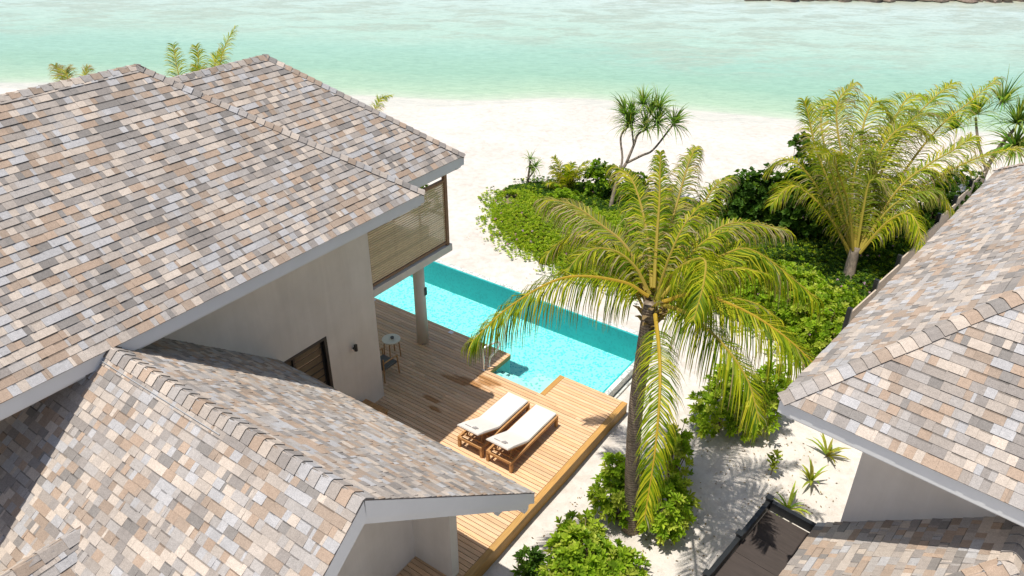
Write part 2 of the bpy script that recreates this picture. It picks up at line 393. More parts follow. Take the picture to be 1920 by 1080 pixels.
# ================================================================== THE SETTING
# shoreline in a frame turned with the beach: a runs along it, b out to sea
RA = Vector((.8169, .5767, 0)).normalized(); RB = Vector((-RA.y, RA.x, 0)); BANG = math.atan2(RA.y, RA.x)
SA = [-400, -60, -31.3, -21.2, -9.9, -6, -3, 1.3, 4.4, 7, 10, 13.4, 18, 22.3, 25.7, 60, 400]
SB = [60, 48.5, 46.4, 45.7, 43.9, 43.3, 43.2, 43.4, 43.2, 42.4, 41.2, 40.2, 38.9, 38.3, 37.6, 34, 20]
def shore(a): return float(np.interp(a, SA, SB))
def grid(name, aa, bb, zf, material, att=None, keep=None):
    aa, bb = np.array(aa), np.array(bb); na, nb = len(aa), len(bb)
    sh = np.interp(aa, SA, SB); ker = None
    Aa, Bb = np.meshgrid(aa, bb, indexing='ij'); Sh = np.repeat(sh[:, None], nb, 1); D = Bb - Sh
    Z = zf(Aa, Bb, D); co = np.stack([Aa, Bb, Z], -1).reshape(-1, 3)
    idx = np.arange(na * nb).reshape(na, nb)
    f = np.stack([idx[:-1, :-1], idx[1:, :-1], idx[1:, 1:], idx[:-1, 1:]], -1).reshape(-1, 4)
    if keep is not None:
        k = keep(D.reshape(-1))[f].any(1); f = f[k]
    me = bpy.data.meshes.new(name); me.vertices.add(len(co)); me.vertices.foreach_set("co", co.astype(np.float32).ravel())
    me.loops.add(f.size); me.loops.foreach_set("vertex_index", f.astype(np.int32).ravel())
    me.polygons.add(len(f)); me.polygons.foreach_set("loop_start", np.arange(0, f.size, 4, dtype=np.int32))
    me.polygons.foreach_set("use_smooth", np.ones(len(f), dtype=bool)); me.update(calc_edges=True)
    for an, fn in (att or {}).items():
        at = me.attributes.new(an, 'FLOAT', 'POINT'); at.data.foreach_set("value", fn(Aa, Bb, D).astype(np.float32).ravel())
    me.materials.append(material); o = bpy.data.objects.new(name, me); COL.objects.link(o); o.rotation_euler = (0, 0, BANG)
    o['kind'] = 'structure'; return o
def wave(a, b, s, seed):
    r = np.random.RandomState(seed); z = 0
    for i in range(7):
        kx, ky, ph = r.uniform(-1, 1) * s, r.uniform(-1, 1) * s, r.uniform(0, 6.28); z = z + np.sin(a * kx + b * ky + ph)
    return z / 7
SANDZ = -.35
PX0, PX1, PY0, PY1 = -20.0, -6.8, 13.88, 16.95      # outer pool footprint in world x,y
def sandz(a, b, d):
    z = SANDZ + .035 * wave(a, b, 2.2, 1) + .05 * wave(a, b, .6, 2)
    t = np.clip((d + 9) / 11.0, 0, 1); t = t * t * (3 - 2 * t)
    z = z - t * .62 - np.clip(d, 0, 60) * .03
    # world position, to sink the sand beneath the pool shell and the deck
    x = a * RA.x + b * RB.x; y = a * RA.y + b * RB.y
    inp = (x > PX0) & (x < PX1 - .1) & (y > 12.6) & (y < PY1 - .1)
    z = np.where(inp, -1.6, z)
    ind = (x > -20) & (x < -6.6) & (y > -2) & (y < 13.4)
    z = np.where(ind & ~inp, np.minimum(z, -.42), z)
    return z
aa = list(np.arange(-400, -40, 12)) + list(np.arange(-40, -14, .6)) + list(np.arange(-14, 22, .16)) + list(np.arange(22, 50, .8)) + list(np.arange(50, 410, 12))
bb = list(np.arange(-300, 0, 12)) + list(np.arange(0, 3, .5)) + list(np.arange(3, 24, .16)) + list(np.arange(24, 52, .4)) + list(np.arange(52, 800, 20))
sand = grid("sand_ground", aa, bb, sandz, M['sand'],
     att={"wet": lambda a, b, d: np.clip(1 - np.abs(d + 3.2 + 1.0 * np.sin(a * .35) + .4 * np.sin(a * 1.1)) / .55, 0, 1) * np.clip(.5 - .5 * np.sin(a * .21 + 1.2), .0, 1) + 0 * d})
sea = grid("sea_water", list(np.arange(-400, -60, 20)) + list(np.arange(-60, 60, .5)) + list(np.arange(60, 410, 20)),
     list(np.arange(17, 34, 1)) + list(np.arange(34, 80, .5)) + list(np.arange(80, 1500, 40)),
     lambda a, b, d: np.full_like(a, -.86), M['sea'], att={"depth": lambda a, b, d: d + .5 * wave(a, b, .8, 5)}, keep=lambda d: d > -4)

# ================================================================== WOODEN DECK
deck = thing("wooden_deck", (-6.25, 7.5, -.35), "raised deck of narrow honey-brown timber planks around the pool and house", "deck")
def board_col(r):
    k = r.uniform(.84, 1.12); t = r.uniform(-.04, .05); return (k * (1 + t), k, k * (1 - t * 1.5))
mb = MB(); r = random.Random(3); pitch = .108; y = -1.0; XR = -6.345
while y < 13.87:
    y1 = min(y + pitch - .014, 13.872)
    segs = [(-20.0, XR)]
    if y > 12.93: segs = [(-20.0, -9.80), (-8.055, XR)]
    for (xa, xb) in segs:
        x = xa - (r.uniform(0, 3) if xa < -15 else 0)
        while x < xb:
            xn = min(x + r.uniform(2.8, 4.4), xb)
            if xb - xn < .6: xn = xb
            if xn > xa: mb.box((max(x, xa), y, -.03), (xn - .003, y1, r.uniform(-.0015, .0015)), board_col(r))
            x = xn
    y += pitch
mb.build("deck_boards", M['deck'], deck)
mb = MB(); mb.box((-20, -1, -.12), (XR, 12.92, -.045)); mb.box((-20, 12.92, -.12), (-9.82, 13.85, -.045)); mb.box((-8.04, 12.92, -.12), (XR, 13.84, -.045))
mb.build("deck_substructure", M['black'], deck)
mb = MB()
x = -1.0
while x < 13.8:
    xn = min(x + 3.6, 13.875); c_ = board_col(r)
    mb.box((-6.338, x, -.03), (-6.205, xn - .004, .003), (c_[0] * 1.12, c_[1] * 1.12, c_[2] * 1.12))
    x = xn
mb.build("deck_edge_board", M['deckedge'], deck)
mb = MB()
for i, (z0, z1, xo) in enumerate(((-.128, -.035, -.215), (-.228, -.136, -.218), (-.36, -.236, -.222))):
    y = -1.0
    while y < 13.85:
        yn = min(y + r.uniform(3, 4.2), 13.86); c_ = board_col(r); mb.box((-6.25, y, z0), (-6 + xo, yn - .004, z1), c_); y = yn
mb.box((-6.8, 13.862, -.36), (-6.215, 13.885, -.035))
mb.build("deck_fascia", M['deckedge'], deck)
mb = MB(); mb.box((-8.20, 12.93, -.14), (-8.06, 13.875, .004), (1.05, 1, .95)); mb.box((-9.8, 12.905, -.14), (-8.2, 12.925, -.002)); mb.box((-9.805, 12.93, -.14), (-9.79, 13.875, -.004)); mb.box((-20, 13.874, -.14), (-9.8, 13.886, -.004)); mb.box((-8.2, 13.876, -.14), (-6.8, 13.886, -.004))
mb.build("pool_edge_board", M['deckedge'], deck)

# ================================================================== SWIMMING POOL
pool = thing("swimming_pool", (-13, 15.4, -1.0), "long turquoise mosaic swimming pool beside the timber deck", "pool")
FZ = -.98; WZ = -.075
mb = MB(); mb.quad([(PX0, 12.92, FZ), (-6.97, 12.92, FZ), (-6.97, 16.75, FZ), (PX0, 16.75, FZ)])
mb.build("pool_floor", M['pooltile'], pool)
mb = MB()
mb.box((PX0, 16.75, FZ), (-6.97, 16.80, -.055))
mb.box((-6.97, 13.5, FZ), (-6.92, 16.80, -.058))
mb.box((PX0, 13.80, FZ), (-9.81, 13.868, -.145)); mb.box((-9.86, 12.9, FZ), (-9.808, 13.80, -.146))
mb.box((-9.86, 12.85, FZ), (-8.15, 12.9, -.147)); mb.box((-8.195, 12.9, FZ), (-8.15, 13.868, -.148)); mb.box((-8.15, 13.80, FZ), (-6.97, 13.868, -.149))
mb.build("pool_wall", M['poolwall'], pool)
mb = MB(); mb.box((-9.8, 12.9, FZ + .002), (-8.2, 13.25, -.20)); mb.box((-9.8, 13.25, FZ + .002), (-8.2, 13.55, -.38)); mb.box((-9.8, 13.55, FZ + .002), (-8.2, 13.85, -.62)); mb.box((-8.85, 13.25, -.5), (-8.2, 13.86, -.21))
mb.build("pool_steps", M['steptile'], pool)
mb = MB(); mb.box((PX0, 16.802, -.6), (-6.78, 16.98, -.048)); mb.build("pool_coping", M['coping'], pool)
mb = MB(); mb.box((-6.918, 13.6, -.6), (-6.79, 16.80, -.052)); mb.box((-6.77, 13.9, -.42), (-6.70, 16.9, -.30)); mb.build("overflow_edge", M['coping'], pool)
mb = MB(); mb.quad([(PX0, 12.85, WZ), (-6.93, 12.85, WZ), (-6.93, 16.79, WZ), (PX0, 16.79, WZ)])
mb.build("pool_water", M['poolwater'], pool)
for x in (-11.8, -14.85):
    mb = MB(); mb.box((x - .07, 13.70, 0.004), (x + .07, 13.82, .012)); mb.build("skimmer_lid", M['white'], pool)

# ================================================================== LEFT HOUSE
K = .798
house = thing("villa", (-11.37, 10.55, -.03), "large two-storey villa with brown and grey shingle roofs left of the pool", "house")
def hiproof_pts(xe, ze, xr, zr, y0, ye, side=1):
    pass
inv = 1 / math.hypot(1, K)
# upper roof
XE, ZE, XRG, ZRG, YE, YR, Y0 = -10.0842, 5.7345, -13.6779, 8.6025, 11.0927, 7.499, -8.0
def up_for(dx, dy, k): return Vector((dx, dy, k)).normalized()
mb = MB(); k1 = (ZRG - ZE) / (XE - XRG); L1 = math.hypot(XE - XRG, ZRG - ZE)
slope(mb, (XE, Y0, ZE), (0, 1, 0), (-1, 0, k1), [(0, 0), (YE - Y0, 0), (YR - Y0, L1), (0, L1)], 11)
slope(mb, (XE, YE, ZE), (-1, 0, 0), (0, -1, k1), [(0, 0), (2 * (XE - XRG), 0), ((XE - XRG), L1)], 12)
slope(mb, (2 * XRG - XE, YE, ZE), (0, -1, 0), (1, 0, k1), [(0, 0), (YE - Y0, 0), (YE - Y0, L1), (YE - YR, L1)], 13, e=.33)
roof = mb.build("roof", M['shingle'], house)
mb = MB()
caps(mb, (XE + .01, YE + .01, ZE + .01), (XRG, YR, ZRG), (1, 0, -k1), (0, 1, -k1), 21)
caps(mb, (XRG, Y0, ZRG), (XRG, YR + .05, ZRG), (1, 0, -k1), (-1, 0, -k1), 22)
caps(mb, (2 * XRG - XE, YE, ZE), (XRG, YR, ZRG), (-1, 0, -k1), (0, 1, -k1), 23)
mb.build("ridge_caps", M['shingle'], roof)
mb = MB(); fascia(mb, (XE, Y0, ZE), (XE, YE - .0, ZE), (1, 0, 0)); mb.build("fascia", M['fascia'], roof)
mb = MB(); fascia(mb, (XE - .09, YE, ZE), (2 * XRG - XE, YE, ZE), (0, 1, 0)); mb.build("fascia", M['fascia'], roof)
mb = MB(); mb.box((2 * XRG - XE + .1, Y0, ZE - .36), (XE - .14, YE - .14, ZE - .34)); mb.build("soffit", M['fascia'], roof)
# seaward roof
X2, Z2, XR2, ZR2, Y2, YR2 = -10.8712, 5.6578, -13.844, 8.1732, 13.4452, 10.4735; k2 = (ZR2 - Z2) / (X2 - XR2); L2 = math.hypot(X2 - XR2, ZR2 - Z2)
mb = MB()
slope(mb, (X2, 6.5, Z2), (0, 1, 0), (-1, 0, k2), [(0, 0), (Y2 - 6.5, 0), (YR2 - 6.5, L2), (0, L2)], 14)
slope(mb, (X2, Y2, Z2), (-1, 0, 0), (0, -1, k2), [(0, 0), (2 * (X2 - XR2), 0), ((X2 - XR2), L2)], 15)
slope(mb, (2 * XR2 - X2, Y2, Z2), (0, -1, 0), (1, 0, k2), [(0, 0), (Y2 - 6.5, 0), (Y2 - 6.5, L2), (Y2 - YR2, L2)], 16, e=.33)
roof = mb.build("roof", M['shingle'], house)
mb = MB()
caps(mb, (X2 + .01, Y2 + .01, Z2 + .01), (XR2, YR2, ZR2), (1, 0, -k2), (0, 1, -k2), 24)
caps(mb, (XR2, 7.5, ZR2), (XR2, YR2 + .05, ZR2), (1, 0, -k2), (-1, 0, -k2), 25)
mb.build("ridge_caps", M['shingle'], roof)
mb = MB(); fascia(mb, (X2, 11.0, Z2), (X2, Y2, Z2), (1, 0, 0)); mb.build("fascia", M['fascia'], roof)
mb = MB(); fascia(mb, (X2 - .09, Y2, Z2), (2 * XR2 - X2, Y2, Z2), (0, 1, 0)); mb.build("fascia", M['fascia'], roof)
mb = MB(); mb.box((2 * XR2 - X2 + .1, 10.9, Z2 - .37), (X2 - .14, Y2 - .14, Z2 - .35)); mb.build("soffit", M['fascia'], roof)
# walls
mb = MB()
# main wall (plane x=-11.37) with a window opening y 7.75..9.02, z 0..2.68
wx0, wx1 = -11.62, -11.37; oy0, oy1, oz1 = 7.2, 9.02, 2.68
mb.box((wx0, -7.6, -.03), (wx1, oy0, 5.365)); mb.box((wx0, oy1, -.03), (wx1, 10.56, 5.364)); mb.box((wx0, oy0, oz1), (wx1, oy1, 5.363))
mb.box((-17.4, 10.31, -.03), (wx0 - .002, 10.555, 5.362)); mb.box((-17.4, -7.6, -.03), (-17.2, 10.3, 5.361))
mb.build("wall", M['stucco'], house)
win = MB().box((-11.50, oy0, 0), (-11.47, oy1, oz1)).build("window", M['glass'], house)
mb = MB(); mb.box((-11.52, oy1 - .075, 0), (-11.36, oy1 + .002, oz1)); mb.box((-11.52, oy0, oz1 - .07), (-11.361, oy1 - .075, oz1 + .002)); mb.box((-11.52, 8.08, 0), (-11.40, 8.13, oz1 - .07)); mb.box((-11.52, oy0, .0), (-11.361, oy0 + .07, oz1 - .07))
mb.build("window_frame", M['black'], win)
mb = MB()
for i in range(13): mb.box((-11.468, oy0 + .1, .15 + i * .19), (-11.462, oy1 - .12, .15 + i * .19 + .15), (.9, .8, .65))
mb.build("window_blind", M['blind'], win)
mb = MB(); mb.tube([(-11.36, 9.75, 1.94), (-11.30, 9.75, 1.94)], .03, 10); mb.cyl((-11.28, 9.75), .042, .042, 1.90, 2.06, 14); mb.build("wall_light", M['black'], house)
# balcony
mb = MB(); mb.box((-17.2, 10.57, 2.915), (-11.372, 13.47, 3.11)); mb.build("balcony_floor", M['stucco'], house)
mb = MB(); mb.box((-17.0, 10.7, 3.112), (-11.5, 13.3, 3.13)); mb.build("balcony_deck", M['deck'], house)
mb = MB(); z = 3.24; r = random.Random(5)
while z < 4.86:
    k = r.uniform(.85, 1.1); mb.box((-11.46, 10.6, z), (-11.435, 13.30, z + .037), (k, k * .98, k * .95)); z += .060
scr = mb.build("balcony_screen", M['slat'], house)
mb = MB(); mb.box((-11.49, 13.30, 3.11), (-11.40, 13.40, 5.34)); mb.box((-11.48, 10.565, 3.112), (-11.41, 10.6, 4.86)); mb.box((-11.485, 10.565, 4.865), (-11.405, 13.30, 4.93)); mb.box((-11.48, 10.6, 3.165), (-11.41, 13.30, 3.225))
for y in (11.5, 12.4): mb.box((-11.50, y, 3.225), (-11.462, y + .045, 4.86))
mb.build("screen_frame", M['screenframe'], scr)
mb = MB(); mb.box((-17.0, 13.30, 3.11), (-16.9, 13.4, 5.3)); mb.box((-17, 13.33, 3.9), (-11.5, 13.37, 3.98)); mb.build("balcony_rail", M['screenframe'], house)
mb = MB(); mb.cyl((-12.16, 12.96), .165, .15, 0, 2.915, 28); colm = mb.build("column", M['stucco'], house, smooth=True)
mb = MB(); mb.box((-12.02, 12.98, 1.55), (-11.98, 13.06, 1.78)); mb.build("column_light", M['black'], colm)
mb = MB(); mb.cyl((-16.4, 12.96), .165, .15, 0, 2.915, 28); mb.build("column", M['stucco'], house, smooth=True)
# lower gabled wing
GX, GZR, GYR, GYE, GZE = -4.9215, 5.7248, 4.1013, 7.6718, 2.8395; kg = (GZR - GZE) / (GYE - GYR); LG = math.hypot(GYE - GYR, GZR - GZE)
GX0 = -11.365; GL = GX - GX0
mb = MB()
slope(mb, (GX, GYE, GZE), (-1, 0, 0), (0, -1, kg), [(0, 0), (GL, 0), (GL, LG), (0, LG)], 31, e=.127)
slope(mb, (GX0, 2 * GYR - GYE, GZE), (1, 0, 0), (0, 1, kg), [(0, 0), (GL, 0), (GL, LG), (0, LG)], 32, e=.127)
groof = mb.build("roof", M['shingle'], house)
mb = MB(); caps(mb, (GX + .004, GYR, GZR + .005), (GX0, GYR, GZR + .005), (0, 1, -kg), (0, -1, -kg), 33, wd=.17); mb.build("ridge_caps", M['shingle'], groof)
mb = MB(); mb.obox((GX0, GYR - .19, GZR - .19 * kg + .03), (GX - 2.4, GYR - .19, GZR - .19 * kg + .03), (0, .006, -.005), (0, .003, .004)); mb.build("ridge_flashing", M['flash'], groof)
mb = MB()
for sgn in (1, -1):
    ye = GYR + sgn * (GYE - GYR)
    p0 = V(GX - .003, ye, GZE); p1 = V(GX - .003, GYR, GZR)
    u = (p1 - p0).normalized(); dn = V(0, u.z * -sgn * -1, 0)
    nrm = V(0, sgn * u.z, abs(u.y)).normalized()
    mb.quad([V(GX + .0, p.y, p.z) + nrm * -.01 for p in (p0, p1)] + [V(GX + .0, p1.y, p1.z - .30), V(GX, p0.y, p0.z - .24)])
    mb.quad([V(GX - .04, p.y, p.z) + nrm * -.01 for p in (p1, p0)] + [V(GX - .04, p0.y, p0.z - .24), V(GX - .04, p1.y, p1.z - .30)])
    mb.quad([V(GX, p0.y, p0.z - .24), V(GX, p1.y, p1.z - .30), V(GX - .04, p1.y, p1.z - .30), V(GX - .04, p0.y, p0.z - .24)])
    mb.quad([V(GX, p0.y, p0.z - .01), V(GX, p0.y, p0.z - .24), V(GX - .04, p0.y, p0.z - .24), V(GX - .04, p0.y, p0.z - .01)])
    # second stepped board
    a_ = V(GX - .05, ye - sgn * .1, p0.z - .16); b_ = V(GX - .05, GYR, p1.z - .24)
    for q in (0,):
        mb.quad([a_, b_, b_ - V(0, 0, .18), a_ - V(0, 0, .16)]); mb.quad([a_ - V(0, 0, .16), b_ - V(0, 0, .18), b_ - V(.1, 0, .18), a_ - V(.1, 0, .16)])
    # soffit
    mb.quad([V(GX - .05, ye, p0.z - .2), V(GX - .05, GYR, p1.z - .2), V(GX0, GYR, p1.z - .2), V(GX0, ye, p0.z - .2)])
mb.build("barge_board", M['fascia'], groof)
mb = MB(); fascia(mb, (GX - .06, GYE, GZE), (GX0, GYE, GZE), (0, 1, 0)); mb.build("fascia", M['fascia'], groof)
mb = MB(); fascia(mb, (GX - .06, 2 * GYR - GYE, GZE), (GX0, 2 * GYR - GYE, GZE), (0, -1, 0)); mb.build("fascia", M['fascia'], groof)
mb = MB(); mb.box((GX - .5, GYE - .46, 2.44), (GX - .42, GYE - .08, 2.58)); mb.box((GX - .52, GYE - .14, 2.30), (GX - .40, GYE - .04, 2.46)); mb.build("eave_bracket", M['gutter'], groof)
def gable_wall(mb, x0, x1, ya, yb):
    def zt(y): return GZR - kg * abs(y - GYR) - .24
    ys = [ya] + ([GYR] if ya < GYR < yb else []) + [yb]
    for i in range(len(ys) - 1):
        y0_, y1_ = ys[i], ys[i + 1]; P = [(x0, y0_, -.03), (x1, y0_, -.03), (x1, y1_, -.03), (x0, y1_, -.03), (x0, y0_, zt(y0_)), (x1, y0_, zt(y0_)), (x1, y1_, zt(y1_)), (x0, y1_, zt(y1_))]
        for f in ((0, 3, 2, 1), (4, 5, 6, 7), (0, 1, 5, 4), (1, 2, 6, 5), (2, 3, 7, 6), (3, 0, 4, 7)): mb.quad([P[k] for k in f])
mb = MB(); gable_wall(mb, -7.6, -7.40, 1.3, 7.26); gable_wall(mb, -7.40, -6.46, 7.25, 7.45); gable_wall(mb, -11.3, -7.6, 7.25, 7.451); gable_wall(mb, -11.3, -6.46, 1.1, 1.3)
mb.build("wall", M['stucco'], house)
# cross gable at lower left
CX, CY, CZ, kc = -8.6271, 2.4704, 4.4028, .808; Lc = math.hypot(2.0, 2.0 * kc)
mb = MB(); w_ = 2.0; za = CZ - w_ * kc; ya = GYR - (GZR - za) / kg
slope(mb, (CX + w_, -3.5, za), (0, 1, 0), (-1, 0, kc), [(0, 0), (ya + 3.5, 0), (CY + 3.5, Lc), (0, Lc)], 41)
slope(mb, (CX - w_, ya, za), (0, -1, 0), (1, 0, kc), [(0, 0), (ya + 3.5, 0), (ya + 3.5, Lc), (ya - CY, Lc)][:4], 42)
cr_ = mb.build("roof", M['shingle'], house)
mb = MB(); caps(mb, (CX, -3.5, CZ), (CX, CY - .03, CZ), (1, 0, -kc), (-1, 0, -kc), 43, wd=.16, e=.3); mb.build("ridge_caps", M['shingle'], cr_)

# ================================================================== RIGHT HOUSE (turned by ANG)
ANG = -0.12234674
RU, RV, RZ0 = -1.78, 9.58, -.35
ca, sa = math.cos(ANG), math.sin(ANG)
def loc2w(u, v, z): return (u * ca - v * sa, u * sa + v * ca, z)
def rthing(name, u, v, z, label, cat, group=None): return thing(name, (u, v, z), label, cat, group, rot=ANG, world=loc2w(u, v, z))
rh = rthing("villa", RU, RV, RZ0, "villa with a sunlit hipped shingle roof at the right, beside the dark flat canopy", "house")
U0, V0, W = -2.81, 8.68, 5.75; ze = 5.5; kr = .798; LW = math.hypot(W, W * kr); UE = 14.0
mb = MB()
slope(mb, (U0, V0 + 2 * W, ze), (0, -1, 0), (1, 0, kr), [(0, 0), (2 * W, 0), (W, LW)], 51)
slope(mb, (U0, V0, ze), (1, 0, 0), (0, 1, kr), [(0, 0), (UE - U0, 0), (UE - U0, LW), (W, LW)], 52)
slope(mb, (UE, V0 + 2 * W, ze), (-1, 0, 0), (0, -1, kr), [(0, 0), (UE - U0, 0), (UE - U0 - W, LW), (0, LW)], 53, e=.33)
rroof = mb.build("roof", M['shingle'], rh)
mb = MB(); caps(mb, (U0 - .01, V0 - .01, ze + .01), (U0 + W, V0 + W, ze + W * kr), (-1, 0, -kr), (0, -1, -kr), 54)
caps(mb, (U0 - .01, V0 + 2 * W + .01, ze + .01), (U0 + W, V0 + W, ze + W * kr), (-1, 0, -kr), (0, 1, -kr), 55)
mb.build("ridge_caps", M['shingle'], rroof)
mb = MB(); fascia(mb, (U0, V0, ze), (UE, V0, ze), (0, -1, 0)); mb.build("fascia", M['fascia'], rroof)
mb = MB(); fascia(mb, (U0, V0 + .09, ze), (U0, V0 + 2 * W, ze), (-1, 0, 0)); mb.build("fascia", M['fascia'], rroof)
mb = MB(); fascia(mb, (U0, V0 + 2 * W, ze), (UE, V0 + 2 * W, ze), (0, 1, 0)); mb.build("fascia", M['fascia'], rroof)
mb = MB(); mb.box((U0 + .14, V0 + .14, ze - .36), (UE, V0 + 2 * W - .14, ze - .34)); mb.build("soffit", M['fascia'], rroof)
mb = MB(); mb.box((RU, RV, -.5), (UE, RV + .25, ze - .36)); mb.box((RU, RV + .25, -.5), (RU + .25, V0 + 2 * W - .9, ze - .361)); mb.box((RU + .25, V0 + 2 * W - 1.15, -.5), (UE, V0 + 2 * W - .901, ze - .362))
mb.build("wall", M['stucco'], rh)
# lower wing roof
au, az = .30, 4.73; lu = -2.06; lz = az - (au - lu) * .8; wv_ = au - lu; LLs = math.hypot(wv_, wv_ * .8); av = 8.62
mb = MB()
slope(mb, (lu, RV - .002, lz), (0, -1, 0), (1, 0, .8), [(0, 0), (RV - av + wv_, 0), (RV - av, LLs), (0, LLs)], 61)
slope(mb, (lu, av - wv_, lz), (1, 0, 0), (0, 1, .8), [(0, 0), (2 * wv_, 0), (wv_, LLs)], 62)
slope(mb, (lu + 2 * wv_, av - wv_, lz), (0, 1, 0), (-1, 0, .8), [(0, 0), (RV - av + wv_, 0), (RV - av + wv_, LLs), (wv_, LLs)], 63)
lr = mb.build("roof", M['shingle'], rh)
mb = MB(); caps(mb, (lu, av - wv_, lz), (au, av, az), (-1, 0, -.8), (0, -1, -.8), 64, e=.22); caps(mb, (au, av - .02, az + .004), (au, RV - .02, az + .004), (-1, 0, -.8), (1, 0, -.8), 66, e=.185)
mb.build("ridge_caps", M['shingle'], lr)
mb = MB(); fascia(mb, (lu, av - wv_, lz), (lu, RV - .1, lz), (-1, 0, 0)); mb.build("fascia", M['fascia'], lr)
mb = MB(); mb.box((lu + .5, av - wv_ + .5, -.5), (lu + 2 * wv_ - .5, RV - .01, lz - .3)); mb.build("wall", M['stucco'], rh)
# utility box at the wall foot
ub = rthing("utility_box", -1.95, 10.4, -.35, "small pale box with a thin pipe at the foot of the right villa's wall", "utility box")
mb = MB(); mb.box((-2.25, 9.9, -.4), (-1.86, 10.3, -.02)); mb.build("box_body", M['tabletop'], ub)
mb = MB(); mb.tube([(-2.0, 10.35, -.35), (-2.0, 10.9, .15)], .012, 8); mb.build("pipe", M['stemg'], ub)

# dark flat canopy with black posts
cn = rthing("canopy", -3.13, 8.2, -.35, "flat dark brown canopy with black posts at the bottom right corner", "canopy")
CZT = 2.0
mb = MB(); r = random.Random(9); v = 4.6; i = 0
while v < 10.24:
    w_ = .54 + (.0 if i % 2 else .16); mb.box((-3.08, v, CZT - .16), (-.9, min(v + w_ - .006, 10.24), CZT - .13 + r.uniform(-.002, .002)), (r.uniform(.92, 1.08),) * 3); v += w_; i += 1
mb.build("canopy_panel", M['dkbrown'], cn)
mb = MB(); mb.box((-3.17, 4.6, CZT - .19), (-3.09, 10.40, CZT)); mb.build("rail", M['blackpost'], cn)
mb = MB(); mb.box((-3.09, 10.32, CZT - .19), (-.9, 10.40, CZT - .001)); mb.build("rail", M['blackpost'], cn)
for v in (10.36, 9.26, 8.16, 7.06, 5.96):
    mb = MB(); mb.box((-3.185, v - .05, -.4), (-3.085, v + .05, CZT + .05)); mb.box((-3.195, v - .06, CZT + .05), (-3.075, v + .06, CZT + .075)); mb.build("post", M['blackpost'], cn)

# boundary fence
fe = rthing("boundary_fence", -4.9, 18.4, -.35, "weathered brown panel fence with black posts running behind the right villa's roof", "fence")
vs = [18.55, 20.55, 22.5, 24.45, 26.4, 28.35, 30.3, 32.3]; ua = -4.76; ub_ = -4.93
for i in range(len(vs) - 1):
    t = i / 7; u_ = ua + (ub_ - ua) * t
    mb = MB(); P = [(u_, vs[i] + .05, -.5), (u_, vs[i + 1] - .05, -.5), (u_, vs[i + 1] - .05, 1.28), (u_, vs[i] + .05, 1.42)]
    mb.quad([(a, b_, c_) for a, b_, c_ in P][::-1]); mb.quad([(a + .04, b_, c_) for a, b_, c_ in P])
    for q in range(4):
        p, p2 = P[q], P[(q + 1) % 4]; mb.quad([p, p2, (p2[0] + .04, p2[1], p2[2]), (p[0] + .04, p[1], p[2])])
    mb.build("fence_panel", M['fencepanel'], fe)
    mb = MB(); mb.box((u_ - .07, vs[i] - .05, -.5), (u_ + .05, vs[i] + .05, 1.56)); mb.build("post", M['blackpost'], fe)

